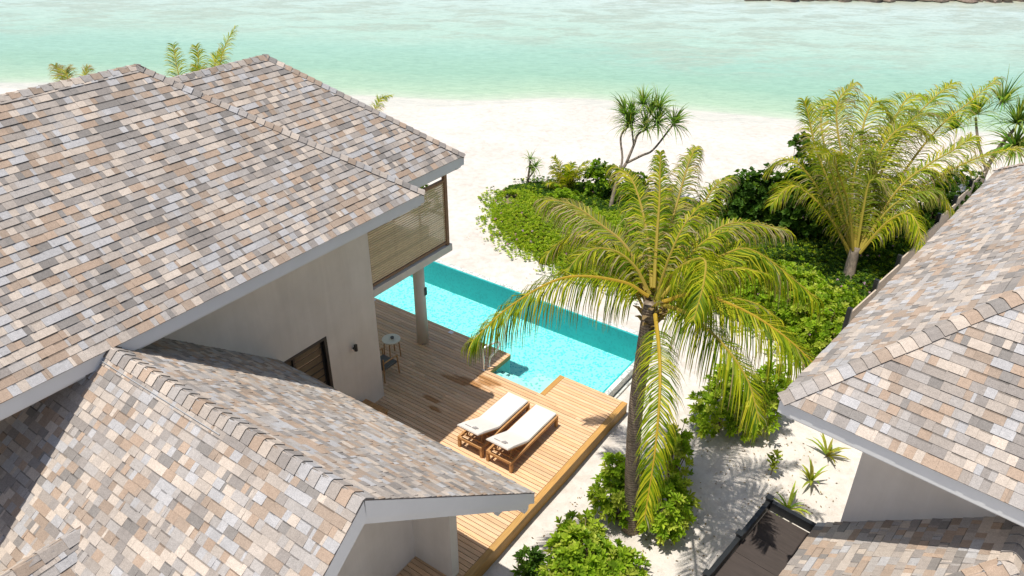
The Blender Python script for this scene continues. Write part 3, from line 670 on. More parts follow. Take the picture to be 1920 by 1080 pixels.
# ================================================================== FURNITURE
def lounger(ox, oy, label):
    t = thing("sun_lounger", (ox, oy, 0), label, "sun lounger", "sun loungers on the deck")
    w2, yf, yh = .32, .98, -.98
    def X(a): return ox + a
    def Y(a): return oy + a
    for sx in (-1, 1):
        MB().box((X(sx * w2 - .028), Y(yh), .24), (X(sx * w2 + .028), Y(yf), .32)).build("side_rail", M['teak'], t, bevel=.006)
    for yy in (yh + .03, yf - .03):
        MB().box((X(-w2 + .029), Y(yy - .03), .245), (X(w2 - .029), Y(yy + .03), .315)).build("end_rail", M['teak'], t, bevel=.006)
    for sx in (-1, 1):
        for yy in (yh + .045, yf - .045):
            MB().box((X(sx * w2 - .034), Y(yy - .036), 0.002), (X(sx * w2 + .034), Y(yy + .036), .238)).build("leg", M['teak'], t, bevel=.006)
    mb = MB(); y_ = -.22
    while y_ < .95:
        mb.box((X(-w2 + .03), Y(y_), .30), (X(w2 - .03), Y(y_ + .055), .325)); y_ += .085
    mb.build("seat_slats", M['teak'], t)
    # raised backrest frame hinged at y=-.25 rising towards y=-.98
    h0 = V(X(0), Y(-.25), .335); dr = V(0, -.80, .36).normalized(); nr = V(0, .36, .80).normalized(); BL = .83
    mb = MB()
    for sx in (-1, 1):
        a_ = h0 + V(sx * .27, 0, 0); mb.obox(a_, a_ + dr * BL, V(.022, 0, 0), nr * .018)
    for k in range(8):
        c_ = h0 + dr * (.06 + k * .108); mb.obox(c_ - V(.25, 0, 0), c_ + V(.25, 0, 0), dr * .028, nr * .009)
    mb.build("backrest", M['teak'], t)
    mb = MB()
    for sx in (-.2, .2):
        a_ = h0 + dr * .52 + V(sx, 0, -.02); mb.obox(a_, V(X(sx), Y(-.80), .27), V(.014, 0, 0), V(0, .014, .008))
        a_ = h0 + dr * .30 + V(sx, 0, -.02); mb.obox(a_, V(X(sx), Y(-.72), .26), V(.012, 0, 0), V(0, .012, .008))
    mb.obox(V(X(-.29), Y(-.78), .262), V(X(.29), Y(-.78), .262), V(0, .018, 0), V(0, 0, .014)); mb.obox(V(X(-.29), Y(-.5), .262), V(X(.29), Y(-.5), .262), V(0, .018, 0), V(0, 0, .014))
    mb.build("backrest_strut", M['teak'], t)
    # mattress: profile swept across
    prof = [(.97, .33), (-.25, .33)]; pts = [V(0, .965, .345), V(0, .3, .345), V(0, -.20, .345)]
    bl = [V(0, -.25, .352) + dr * s for s in (.06, .3, .6, .86)]
    cl = pts + bl; th = .055; n_ = 8; mb = MB()
    xs = [-.30, -.285, -.15, 0, .15, .285, .30]; hs = [.25, .85, 1, 1.02, 1, .85, .25]
    top, bot = [], []
    for i, p in enumerate(cl):
        tn = (cl[min(i + 1, len(cl) - 1)] - cl[max(i - 1, 0)]).normalized(); nn = V(0, -tn.z, tn.y); nn = nn if nn.z > 0 else -nn
        e_ = .6 if i in (0, len(cl) - 1) else 1
        top.append([V(X(x_), Y(p.y), p.z) + nn * th * hh * e_ for x_, hh in zip(xs, hs)]); bot.append([V(X(x_), Y(p.y), p.z) for x_ in xs])
    for i in range(len(cl) - 1):
        for k in range(len(xs) - 1): mb.quad([top[i][k], top[i + 1][k], top[i + 1][k + 1], top[i][k + 1]]); mb.quad([bot[i][k + 1], bot[i + 1][k + 1], bot[i + 1][k], bot[i][k]])
        mb.quad([bot[i][0], bot[i + 1][0], top[i + 1][0], top[i][0]]); mb.quad([top[i][-1], top[i + 1][-1], bot[i + 1][-1], bot[i][-1]])
    for i in (0, len(cl) - 1):
        for k in range(len(xs) - 1): mb.quad([bot[i][k], bot[i][k + 1], top[i][k + 1], top[i][k]])
    mt = mb.build("mattress", M['cushion'], t)
    p = cl[-2]; nn = nr
    mb = MB(); c0 = V(X(-.18), Y(p.y), p.z) + nn * (th + .004) + dr * .12
    mb.obox(c0, c0 + V(.17, 0, 0), dr * .007, nn * .003); mb.obox(c0 + V(.20, 0, 0) - dr * .03, c0 + V(.30, 0, 0) - dr * .03, dr * .04, nn * .007); mb.obox(c0 + V(.22, 0, 0) - dr * .10, c0 + V(.32, 0, 0) - dr * .07, dr * .02, nn * .009)
    mb.build("tie_strap", M['strap'], mt)
    return t
lounger(-8.335, 11.16, "teak sun lounger with cream mattress, the one nearer the house and roof shadow")
lounger(-7.515, 11.16, "teak sun lounger with cream mattress, the one nearer the deck's outer edge")

# round side table
tb = thing("side_table", (-12.39, 11.97, 0), "round pale-topped side table on wooden legs at the wall corner", "table")
mb = MB(); mb.cyl((-12.39, 11.97), .245, .25, .52, .55, 40); mb.build("tabletop", M['tabletop'], tb)
for a in (.5, 2.07, 3.64, 5.21):
    cx_, cy_ = -12.39 + .2 * math.cos(a), 11.97 + .2 * math.sin(a); MB().tube([(cx_ * 1 + .03 * math.cos(a), cy_ + .03 * math.sin(a), 0), (cx_, cy_, .52)], .016, 8).build("leg", M['teak'], tb)
asht = MB().cyl((-12.38, 12.0), .045, .05, .551, .60, 16).build("ashtray", M['greyfab']); tag(asht, "small dark grey ashtray in the middle of the round side table", "ashtray")
# armchair with grey sling
ac = thing("armchair", (-11.95, 11.2, 0), "wooden armchair with grey seat and back beside the side table", "chair")
cx_, cy_ = -11.98, 11.22
for sx in (-.26, .26):
    for sy in (-.25, .25):
        MB().tube([(cx_ + sx * 1.05, cy_ + sy * 1.1, 0), (cx_ + sx, cy_ + sy, .58 if sy > 0 else .72)], .018, 8).build("leg", M['teak'], ac)
    MB().tube([(cx_ + sx, cy_ - .27, .60), (cx_ + sx, cy_ + .28, .58)], .02, 8).build("armrest", M['teak'], ac)
MB().box((cx_ - .25, cy_ - .24, .34), (cx_ + .25, cy_ + .25, .41)).build("seat", M['greyfab'], ac, bevel=.015)
MB().obox((cx_ - .25, cy_ - .26, .58), (cx_ + .25, cy_ - .26, .58), (0, .025, 0), (0, -.02, .16)).build("backrest", M['greyfab'], ac)
# low bench by the wall
bn = thing("bench", (-11.0, 9.5, 0), "low brown timber bench on the deck against the villa wall", "bench")
mb = MB()
for k in range(6): mb.box((-11.28 + k * .125, 8.9, .375), (-11.28 + k * .125 + .118, 9.87, .40))
mb.build("seat", M['teak'], bn); MB().box((-11.26, 8.92, .31), (-10.56, 9.85, .373)).build("seat_frame", M['teak'], bn)
for x in (-11.24, -10.62):
    for y in (8.95, 9.79): MB().box((x, y, 0), (x + .06, y + .06, .31)).build("leg", M['teak'], bn)
# pool grab rail
gr = thing("grab_rail", (-9.95, 12.95, 0), "bent stainless steel grab rail at the pool corner of the deck", "handrail")
ctl = [(-9.96, 12.87, 0), (-9.96, 12.87, .35), (-9.97, 12.87, .62), (-9.95, 12.92, .72), (-9.86, 13.12, .75), (-9.79, 13.30, .745), (-9.74, 13.27, .66), (-9.78, 13.18, .52), (-9.88, 13.11, .36), (-9.93, 13.10, .25), (-9.95, 13.10, 0)]
MB().tube([crom(ctl, i / 60) for i in range(61)], .026, 10).build("rail", M['steel'], gr, smooth=True)
for p in ((-9.96, 12.87), (-9.95, 13.10)): MB().cyl(p, .045, .04, .001, .02, 16).build("rail_foot", M['steel'], gr, smooth=True)
# slim metal hose stand on the sand beyond the pool
hs = thing("hose_stand", (-11.86, 18.57, -.35), "thin grey metal stand on the sand beyond the pool", "stand")
MB().tube([(-11.86, 18.55, -.4), (-11.86, 18.55, .02), (-11.5, 18.62, .0), (-11.5, 18.62, -.4)], .013, 8).build("stand_tube", M['steel'], hs)

# ================================================================== ROCK BREAKWATER (far right)
r = random.Random(77)
def rock(a, b, s, seed):
    rr = random.Random(seed); import bmesh
    bm = bmesh.new(); bmesh.ops.create_icosphere(bm, subdivisions=2, radius=1.0)
    ks = [(rr.uniform(.7, 1.3) * s, rr.uniform(.7, 1.2) * s, rr.uniform(.45, .8) * s)]
    ph = [rr.uniform(0, 6) for _ in range(6)]
    for v_ in bm.verts:
        p = v_.co; q = 1 + .22 * math.sin(3 * p.x + ph[0]) * math.cos(4 * p.y + ph[1]) + .12 * math.sin(7 * p.z + ph[2]) + rr.uniform(-.06, .06)
        v_.co = Vector((p.x * ks[0][0], p.y * ks[0][1], p.z * ks[0][2])) * q
    me = bpy.data.meshes.new("rock"); bm.to_mesh(me); bm.free(); me.materials.append(M['rock'])
    o = bpy.data.objects.new("rock", me); COL.objects.link(o); p = RA * a + RB * b
    o.location = (p.x, p.y, -.86 + .12 * s); o.rotation_euler = (0, 0, rr.uniform(0, 6)); return o
a = 8.0; i = 0
RK = []
while a < 50:
    s = r.uniform(.35, .6) if a < 22 else r.uniform(.6, 1.15)
    if a > 40: s = r.uniform(.4, .9)
    b_ = 74.8 + r.uniform(-.4, .4) + (1.2 if a < 22 else 0)
    rk = rock(a, b_, s, 100 + i); tag(rk, "dark brown rock in the far breakwater line at the water's edge", "rock", "rocks of the far breakwater"); RK.append(rk)
    a += s * (1.5 if a > 22 else 2.6); i += 1

# ================================================================== PALMS
UPV = Vector((0, 0, 1))
def mixcol(a, b, t): return tuple(a[i] * (1 - t) + b[i] * t for i in range(3))
GRN = [(.14, .22, .006), (.22, .28, .007), (.075, .14, .006), (.31, .34, .01), (.46, .43, .03)]
DRY = [(.46, .37, .24), (.38, .27, .16), (.52, .44, .31), (.33, .24, .14)]
RACH = (.46, .36, .06)
def frond(P, ln=.72, n=62, seed=0, dry=0.0, hang=.55, parent=None, wd=.030, rr=.03, rach=RACH, droop0=.15, pal=GRN, upness=.0, mess=.13):
    r = random.Random(seed); mb = MB(); S = [crom(P, i / 36) for i in range(37)]
    rc = mixcol(rach, (.4, .28, .12), dry * .6)
    mb.tube(S, [rr * (1 - .88 * (i / 36)) + .003 for i in range(37)], 6, rc)
    dryend = dry > .3
    for k in range(n):
        t = .10 + .90 * (k + r.uniform(-.3, .3)) / n; t = min(max(t, .06), .995)
        c0 = crom(P, t); tg = (crom(P, min(t + .02, 1)) - crom(P, max(t - .02, 0))).normalized()
        sd_ = tg.cross(UPV)
        if sd_.length < .2: sd_ = tg.cross(Vector((.3, .8, 0)))
        sd_.normalize(); nrm = sd_.cross(tg).normalized()
        if nrm.z < 0: nrm = -nrm
        prof = min(1, .40 + t * 2.6) * (1 - .58 * max(0, (t - .6) / .4) ** 1.6)
        for s in (-1, 1):
            if r.random() < .03: continue
            l = ln * prof * r.uniform(.82, 1.1)
            d = (sd_ * s * (1 - .35 * t) + tg * (.42 + .55 * t) + nrm * (.18 + upness) + Vector((r.uniform(-mess, mess), r.uniform(-mess, mess), r.uniform(-mess, mess)))).normalized()
            h = hang * r.uniform(.75, 1.7); p = c0.copy(); pts = [p.copy()]
            for q in range(3):
                d = (d + Vector((0, 0, -1)) * h * (droop0 + .55 * q)).normalized(); p = p + d * l / 3; pts.append(p.copy())
            base = r.choice(pal); k_ = r.uniform(.8, 1.2); base = tuple(x * k_ for x in base)
            isdry = r.random() < dry
            dc = r.choice(DRY)
            wv = d.cross(nrm + tg * .3); wv = (tg * .8 + wv * .4).normalized() if wv.length > 0 else tg
            ws = [wd * .7, wd, wd * .75, wd * .12]; pr = None
            for q in range(4):
                dd = (pts[min(q + 1, 3)] - pts[max(q - 1, 0)]).normalized(); wq = tg - dd * tg.dot(dd)
                if wq.length < .1: wq = sd_ - dd * sd_.dot(dd)
                wq = wq.normalized() * ws[q] * .5
                cur = (pts[q] - wq, pts[q] + wq)
                if pr:
                    cc = base
                    if isdry: cc = mixcol(base, dc, (.35, .8, 1.0)[q - 1])
                    elif q == 3 and r.random() < .35: cc = mixcol(base, (.30, .24, .1), .6)
                    mb.quad([pr[0], pr[1], cur[1], cur[0]], cc)
                pr = cur
    return mb.build("frond", M['palm'], parent)
P1 = [
  (((-4.51, 10.49, 5.41), (-4.93, 10.25, 5.67), (-5.64, 9.58, 5.83), (-6.19, 8.8, 5.48), (-6.5, 8.1, 5.02)), .05, .82, .80),
  (((-4.64, 10.67, 5.39), (-5.25, 11.03, 5.89), (-5.88, 11.18, 6.11), (-6.49, 11.19, 6.33), (-7.05, 11.1, 6.36)), .85, .74, .9),
  (((-4.57, 10.75, 5.43), (-5.06, 11.47, 5.92), (-5.53, 12.01, 6.34), (-5.97, 12.36, 6.65), (-6.41, 12.52, 6.71)), .35, .7, .6),
  (((-4.51, 10.69, 5.48), (-4.81, 11.27, 6.19), (-4.98, 11.61, 6.63), (-5.15, 11.9, 7.0), (-5.31, 12.17, 7.33)), .25, .5, .25),
  (((-4.5, 10.77, 5.39), (-4.78, 11.67, 5.92), (-4.94, 12.38, 6.47), (-5.05, 12.91, 6.9), (-5.1, 13.32, 7.13)), .7, .62, .35),
  (((-4.49, 10.87, 5.31), (-4.63, 11.98, 5.62), (-4.74, 13.0, 5.96), (-4.77, 13.76, 6.24), (-4.65, 14.43, 6.27)), .45, .7, .55),
  (((-4.39, 10.7, 5.39), (-4.45, 11.34, 5.74), (-4.2, 12.14, 6.01), (-3.87, 12.73, 6.11), (-3.15, 13.38, 5.92)), .6, .75, .85),
  (((-4.32, 10.61, 5.39), (-4.13, 11.17, 5.78), (-3.77, 11.66, 5.91), (-3.3, 12.05, 5.99), (-2.14, 12.24, 5.33)), .04, .95, .9),
  (((-4.25, 10.51, 5.38), (-3.74, 10.64, 5.65), (-2.95, 10.63, 5.65), (-2.2, 10.58, 5.45), (-1.49, 10.52, 5.07)), .04, .92, .9),
  (((-4.22, 10.19, 5.3), (-3.76, 9.42, 5.17), (-3.41, 8.77, 4.9), (-3.15, 8.21, 4.27), (-2.98, 7.7, 3.41)), .02, .66, .5),
  (((-4.28, 10.32, 5.53), (-3.98, 10.3, 6.2), (-3.54, 10.18, 6.58), (-3.28, 9.61, 6.52), (-3.18, 9.12, 6.15)), .03, .7, .95),
  (((-4.66, 10.78, 5.16), (-5.64, 11.53, 5.39), (-6.48, 11.96, 5.42), (-7.05, 12.1, 5.19), (-7.46, 11.76, 4.72)), .12, .7, .7),
  (((-4.51, 10.88, 5.17), (-4.61, 12.41, 5.21), (-4.43, 13.6, 5.11), (-3.89, 14.49, 4.64), (-3.3, 14.81, 3.91)), .1, .8, .7),
  (((-4.55, 10.68, 5.12), (-4.97, 11.08, 4.9), (-5.48, 11.35, 4.59), (-5.89, 11.32, 3.96), (-6.04, 11.02, 3.3)), .12, .5, .6),
  (((-4.22, 10.4, 5.4), (-3.62, 10.1, 5.57), (-2.95, 9.8, 5.49), (-2.38, 9.55, 5.18), (-1.99, 9.23, 4.75)), .04, .8, .85),
  (((-4.57, 10.81, 5.31), (-5.09, 11.76, 5.57), (-5.38, 12.6, 5.82), (-5.58, 13.46, 6.03), (-5.79, 14.21, 5.89)), .45, .7, .6),
  (((-4.57, 10.68, 5.33), (-4.93, 10.73, 5.75), (-5.32, 10.63, 5.99), (-5.65, 10.28, 6.03), (-5.8, 9.84, 5.76)), .3, .6, .7),
]
pt = thing("coconut_palm", (-4.37, 10.62, -.35), "tall coconut palm in front of the pool, its straight ringed trunk rising from green shrubs", "palm tree")
tp = [(-4.37, 10.62, -.55), (-4.42, 10.6, .4), (-4.50, 10.58, 1.6), (-4.55, 10.58, 3.0), (-4.53, 10.60, 4.2), (-4.50, 10.62, 5.2)]
MB().tube([crom(tp, i / 50) for i in range(51)], [.205 - .055 * min(1, i / 12) - .02 * i / 50 + (.003 if i % 2 else 0) for i in range(51)], 20).build("trunk", M['bark'], pt, smooth=True)
for i, (P, dry, ln, hang) in enumerate(P1):
    if i == 13: continue
    ln, hang = {0: (1.05, 1.7), 7: (1.15, 1.8), 8: (1.1, 1.7), 14: (.95, 1.5), 11: (.8, 1.4), 12: (.9, 1.4), 6: (.85, 1.2), 9: (.6, .75), 1: (.8, 1.1), 10: (.8, 1.5), 2: (.6, 1.2), 3: (.36, .8), 4: (.5, .9), 5: (.6, 1.1), 15: (.55, 1.1), 16: (.6, 1.0)}.get(i, (ln, hang))
    frond(P, ln, 138, 200 + i, dry * .75, hang, pt, wd=.020, rr=.034, mess=.22 if i in (2, 3, 4, 5, 15, 16) else .13, rach=(.55, .38, .05) if i in (9, 0, 8) else RACH)
r = random.Random(91)
for i in range(9):   # younger, more upright fronds crowding the centre
    a = math.radians([62, 95, 120, 140, 165, 35, 80, 105, 20, 200, 150][i]); e = [1.15, 1.05, .95, .8, .9, .95, 1.3, .75, .7, .8, 1.25][i]
    d = V(math.cos(a) * math.cos(e), math.sin(a) * math.cos(e), math.sin(e)); p = V(-4.5, 10.62, 5.0) + V(d.x, d.y, 0) * .2; P = [p]
    for q in range(4):
        d = (d + V(0, 0, -1) * (.12 + .13 * q)).normalized(); p = p + d * (.52 + .05 * r.random()); P.append(p)
    frond(P, .5, 62, 260 + i, (.05, .3, .5, .2, .1, .05, .25, .5, .1, .1, .2)[i], 1.1, pt, wd=.024, rr=.028, mess=.22)
# fibrous sheath, fruit stalks
mb = MB(); r = random.Random(4)
for k in range(26):
    a = r.uniform(0, 6.28); p = V(-4.5, 10.62, 4.75 + r.uniform(-.15, .35)); d = V(math.cos(a), math.sin(a), r.uniform(.5, 1.4)).normalized()
    L_ = r.uniform(.25, .55); wv = d.cross(UPV).normalized() * .06; q = p + d * .1
    mb.quad([q - wv, q + wv, q + d * L_ * .6 + wv * .8, q + d * L_ * .6 - wv * .8], (.22, .16, .09)); mb.quad([q + d * L_ * .6 - wv * .8, q + d * L_ * .6 + wv * .8, q + d * L_ - V(0, 0, .1) + wv * .2, q + d * L_ - V(0, 0, .1) - wv * .2], (.28, .2, .11))
mb.build("leaf_sheath", M['leaf'], pt)

P2 = [
  ((-3.46, 23.89, 0.85), (-4.42, 24.94, 2.83), (-5.13, 25.64, 4.09), (-5.38, 26.12, 4.8), (-5.18, 26.76, 5.3)),
  ((-3.45, 23.95, 0.92), (-4.04, 25.2, 2.83), (-4.45, 26.12, 4.09), (-4.43, 26.91, 4.78), (-3.93, 27.23, 4.34)),
  ((-3.51, 23.86, 0.85), (-4.6, 24.37, 2.42), (-5.42, 24.65, 3.6), (-5.96, 24.96, 4.55), (-6.19, 25.07, 4.92)),
  ((-3.42, 24.08, 0.88), (-3.55, 25.89, 2.71), (-3.36, 27.48, 3.93), (-2.96, 28.73, 4.68), (-2.63, 29.66, 5.06)),
  ((-3.35, 24.1, 0.83), (-2.98, 26.29, 2.72), (-2.49, 28.09, 3.94), (-1.91, 29.42, 4.61), (-1.4, 30.53, 5.25)),
  ((-3.28, 23.91, 0.9), (-2.86, 25.03, 2.63), (-2.27, 25.75, 3.43), (-1.72, 26.21, 3.93), (-1.4, 26.56, 4.3)),
  ((-3.25, 24.02, 0.82), (-2.58, 25.58, 2.32), (-1.72, 26.83, 3.02), (-0.9, 27.73, 3.47), (-0.06, 28.48, 3.69)),
  ((-3.51, 23.8, 0.78), (-4.48, 23.7, 1.96), (-5.21, 23.49, 2.58), (-5.65, 23.17, 2.76), (-5.93, 22.49, 2.3)),
  ((-3.55, 23.85, 0.69), (-4.73, 24.63, 1.92), (-5.92, 25.13, 2.78), (-6.51, 25.28, 2.79), (-6.93, 25.11, 2.36)),
  ((-3.44, 23.69, 0.94), (-3.93, 23.62, 2.5), (-4.39, 23.34, 3.54), (-4.59, 23.04, 4.1), (-4.76, 22.45, 4.24)),
  ((-3.25, 23.77, 0.87), (-2.8, 24.12, 1.89), (-2.32, 24.22, 2.35), (-1.93, 23.96, 2.2), (-1.55, 23.51, 1.6)),
  ((-3.46, 24.16, 0.83), (-3.82, 26.39, 2.68), (-3.87, 28.29, 3.98), (-3.71, 29.47, 4.47), (-2.94, 30.38, 4.19)),
  ((-3.27, 23.89, 0.87), (-2.81, 24.76, 2.01), (-2.36, 25.49, 2.77), (-1.76, 25.7, 2.67), (-1.15, 25.71, 2.1)),
  ((-3.51, 24.18, 0.71), (-4.96, 25.69, 2.44), (-5.87, 26.77, 3.63), (-6.1, 27.54, 4.14), (-5.87, 28.31, 4.18)),
  ((-3.46, 24.04, 0.86), (-3.74, 25.09, 2.57), (-3.66, 26.0, 3.75), (-3.27, 26.64, 4.27), (-2.54, 26.95, 3.98)),
]
pt2 = thing("coconut_palm", (-3.26, 23.16, -.35), "short-trunked coconut palm with huge upright yellow-green fronds near the boundary fence", "palm tree")
tp = [(-3.26, 23.1, -.6), (-3.3, 23.3, -.1), (-3.38, 23.6, .4), (-3.42, 23.85, 1.0)]
MB().tube([crom(tp, i / 12) for i in range(13)], [.205 - .05 * i / 12 for i in range(13)], 16).build("trunk", M['trunk2'], pt2, smooth=True)
G2 = [(.21, .29, .008), (.33, .37, .01), (.12, .19, .008), (.50, .46, .035)]
dr2 = [.5, .1, .1, .15, .25, .3, .4, .1, .15, .2, .1, .1, .25, .15, .15]
for i, P in enumerate(P2):
    frond(P, (.95, .85, .55, .95, .8, .85, .75, .8, .8, .85, .75, .95, .7, .9, .9)[i] * 1.1, 112, 300 + i, dr2[i], (1.0, .5, .4, .5, .9, .7, .9, .6, .8, .5, .9, .5, .9, .5, .6)[i], pt2, wd=.027, rr=.05, pal=G2, rach=(.50, .40, .07), mess=.2)
r = random.Random(17)
for i in range(10):
    Q = P2[(i * 4 + 1) % 15]; Q2 = P2[(i * 7 + 3) % 15]; k_ = r.uniform(.3, .7); s_ = r.uniform(.7, .98)
    P = [V(*Q[j]) * k_ + V(*Q2[j]) * (1 - k_) for j in range(5)]; P = [P[0] + (p - P[0]) * s_ for p in P]
    frond(P, .9, 84, 330 + i, .15, .8, pt2, wd=.026, rr=.045, pal=[(.16, .23, .02), (.22, .28, .025), (.30, .33, .035)], rach=(.45, .38, .06), mess=.25)

def small_palm(base, h, nf, ln, seed, label, droop=.35, dry=.1, pal=GRN, trunk=.1, ll=.5, wd=.035, name="young_palm", cat="palm tree", el=(.6, 1.2), tgroup=None, sector=None):
    r = random.Random(seed); t = thing(name, base, label, cat, tgroup); b = Vector(base)
    MB().tube([b - V(0, 0, .2), b + V(.03, 0, h * .5), b + V(0, .03, h)], [trunk, trunk * .8, trunk * .7], 10).build("trunk", M['trunk2'], t, smooth=True)
    for i in range(nf):
        a = 2 * math.pi * i / nf + r.uniform(-.3, .3) if sector is None else r.uniform(*sector); e = r.uniform(*el); L_ = ln * r.uniform(.8, 1.15); d = V(math.cos(a) * math.cos(e), math.sin(a) * math.cos(e), math.sin(e)); p = b + V(0, 0, h); P = [p]
        for q in range(4): d = (d + V(0, 0, -1) * droop * (.4 + .3 * q)).normalized(); p = p + d * L_ / 4; P.append(p)
        frond(P, ll, 34, seed * 31 + i, dry, .5, t, wd=wd, rr=.022, pal=pal)
    return t
small_palm((-14.69, 24.64, -.35), .25, 12, 1.3, 5, "young green palm with upright fan of fronds behind the ground cover, near the leaning pandanus", droop=.22, ll=.45, el=(.7, 1.3))
# palms beyond the left villa: only the tops of their fronds show above the roofs
def hidden_palm(base, top, fr, seed, label, dry):
    t = thing("coconut_palm", base, label, "palm tree"); b = Vector(base); tp_ = Vector(top)
    MB().tube([b - V(0, 0, .2), (b + tp_) * .5 + V(.1, .1, 0), tp_], [.2, .16, .13], 12).build("trunk", M['bark'], t, smooth=True)
    for i, P in enumerate(fr): frond(P, .42, 70, seed + i, dry, .45, t, wd=.018, rr=.02, pal=G2, mess=.2)
hidden_palm((-20.0, 12.0, -.35), (-20.03, 12.0, 4.8), [
  ((-20.05, 11.99, 4.8), (-20.26, 12.23, 5.58), (-20.52, 12.43, 6.11), (-20.77, 12.59, 6.57), (-20.97, 12.74, 7.0)),
  ((-20.01, 12.02, 4.8), (-20.27, 12.56, 5.66), (-20.45, 12.95, 6.16), (-20.54, 13.18, 6.57), (-20.69, 13.28, 6.9)),
  ((-20.11, 11.95, 4.8), (-20.45, 12.1, 5.58), (-20.71, 12.2, 5.98), (-21.02, 12.32, 6.05), (-21.15, 12.2, 5.7)),
  ((-19.96, 12.05, 4.8), (-19.85, 12.51, 5.58), (-19.84, 12.76, 5.95), (-19.97, 12.81, 6.3), (-20.15, 12.79, 6.5))], 500,
  "palm behind the left villa whose broad frond fan shows above the dip between two roofs", .05)
hidden_palm((-19.3, 12.4, -.35), (-19.38, 12.42, 4.8), [
  ((-19.42, 12.44, 4.8), (-19.59, 12.89, 5.85), (-19.71, 13.29, 6.51), (-19.73, 13.66, 7.04), (-19.64, 13.99, 7.45)),
  ((-19.38, 12.46, 4.8), (-19.88, 13.15, 5.9), (-20.06, 13.32, 6.3), (-20.11, 13.47, 6.57), (-20.12, 13.67, 6.8))], 520,
  "palm behind the left villa whose single narrow upright frond rises above the seaward roof ridge", .15)
hidden_palm((-24.9, 10.9, -.35), (-24.95, 10.9, 4.1), [
  ((-24.97, 10.9, 4.2), (-25.14, 11.2, 4.97), (-25.32, 11.39, 5.4), (-25.55, 11.48, 5.76), (-25.7, 11.47, 5.95)),
  ((-24.94, 10.92, 4.2), (-25.13, 11.3, 5.11), (-25.26, 11.53, 5.55), (-25.39, 11.6, 5.76), (-25.33, 11.69, 5.9)),
  ((-24.74, 11.16, 4.3), (-24.8, 11.54, 5.11), (-24.84, 11.82, 5.55), (-24.86, 11.97, 5.77), (-24.86, 12.05, 5.9))], 540,
  "withered palm at far left, dry tips barely clearing the left villa's ridge", .7)
hidden_palm((-19.4, 18.3, -.35), (-19.3, 18.4, 3.0), [((-19.27, 18.48, 3.1), (-19.23, 18.8, 3.75), (-19.2, 19.0, 4.05), (-19.15, 19.15, 4.2), (-18.85, 19.3, 4.3))], 560,
  "small palm hidden behind the seaward roof, one yellow leaf tip showing past its hip", .1)

# ================================================================== PANDANUS
def sword_head(mb, c, d, n, L_, seed, wd=.045, pal=None):
    r = random.Random(seed); c, d = Vector(c), Vector(d).normalized()
    pal = pal or [(.15, .27, .04), (.22, .34, .06), (.10, .18, .03), (.32, .40, .11)]
    a_ = d.cross(Vector((.3, .5, .8))).normalized(); b_ = d.cross(a_)
    for k in range(n):
        an = k * 2.399; e = r.uniform(.0, 1.45); dd = (d * math.sin(e) + (a_ * math.cos(an) + b_ * math.sin(an)) * math.cos(e)).normalized()
        l = L_ * r.uniform(.75, 1.15); p = c + dd * .03; w_ = dd.cross(d); w_ = w_.normalized() if w_.length > .05 else a_
        pr = None; base = tuple(x * r.uniform(.8, 1.2) for x in r.choice(pal)); g = r.uniform(.25, .6)
        for q, ww in enumerate((.8, 1, .75, .45, .08)):
            cur = (p - w_ * wd * ww * .5, p + w_ * wd * ww * .5)
            if pr: mb.quad([pr[0], pr[1], cur[1], cur[0]], base)
            pr = cur; dd = (dd + V(0, 0, -1) * g * (.15 + .28 * q)).normalized(); p = p + dd * l / 4
def branchy(name, base, limbs, heads, label, cat, L_, n, seed, parts=("trunk", "leaf_head"), bark='trunk2', wd=.045):
    t = thing(name, base, label, cat); mb = MB()
    for pts, r0, r1 in limbs:
        k = 14; mb.tube([crom(pts, i / k) for i in range(k + 1)], [r0 + (r1 - r0) * i / k for i in range(k + 1)], 9)
    mb.build(parts[0], M[bark], t, smooth=True)
    for i, (c, d) in enumerate(heads):
        mb = MB(); sword_head(mb, c, d, n, L_, seed + i, wd); mb.build(parts[1], M['leaf'], t)
    return t
pb = [(-12.17, 23.67, -.45), (-12.28, 24.2, .45), (-12.32, 24.58, 1.05), (-12.2, 24.9, 1.5)]
branchy("pandanus_tree", (-12.17, 23.67, -.35), [
  (pb, .085, .06), ([(-12.3, 24.45, .9), (-12.38, 24.9, 1.6), (-12.70, 25.26, 2.35), (-12.52, 25.6, 2.75)], .045, .035),
  ([(-12.2, 24.9, 1.5), (-12.15, 25.3, 2.1), (-12.15, 25.57, 2.45), (-11.97, 25.85, 2.6)], .055, .04), ([(-12.2, 24.9, 1.5), (-11.8, 25.4, 1.75), (-11.51, 25.73, 1.95), (-11.15, 26.5, 2.8)], .05, .035),
  ([(-12.15, 25.3, 2.1), (-12.4, 25.6, 2.5), (-12.6, 25.9, 2.85)], .035, .03)],
  [((-12.6, 25.95, 2.95), (-.3, 0, 1)), ((-12.0, 26.2, 3.15), (.1, .1, 1)), ((-11.15, 26.5, 2.8), (.4, 0, 1)), ((-11.97, 25.85, 2.65), (0, -.1, 1)), ((-11.75, 26.3, 3.35), (.2, 0, 1)), ((-12.52, 25.6, 2.75), (-.2, -.2, 1)), ((-12.3, 26.1, 3.45), (0, .1, 1)), ((-11.6, 26.0, 2.9), (.2, -.2, 1)), ((-12.75, 25.6, 3.1), (-.4, 0, .8))],
  "slender forked pandanus tree with spiky leaf heads standing against the white beach", "pandanus tree", .92, 70, 600, wd=.05)
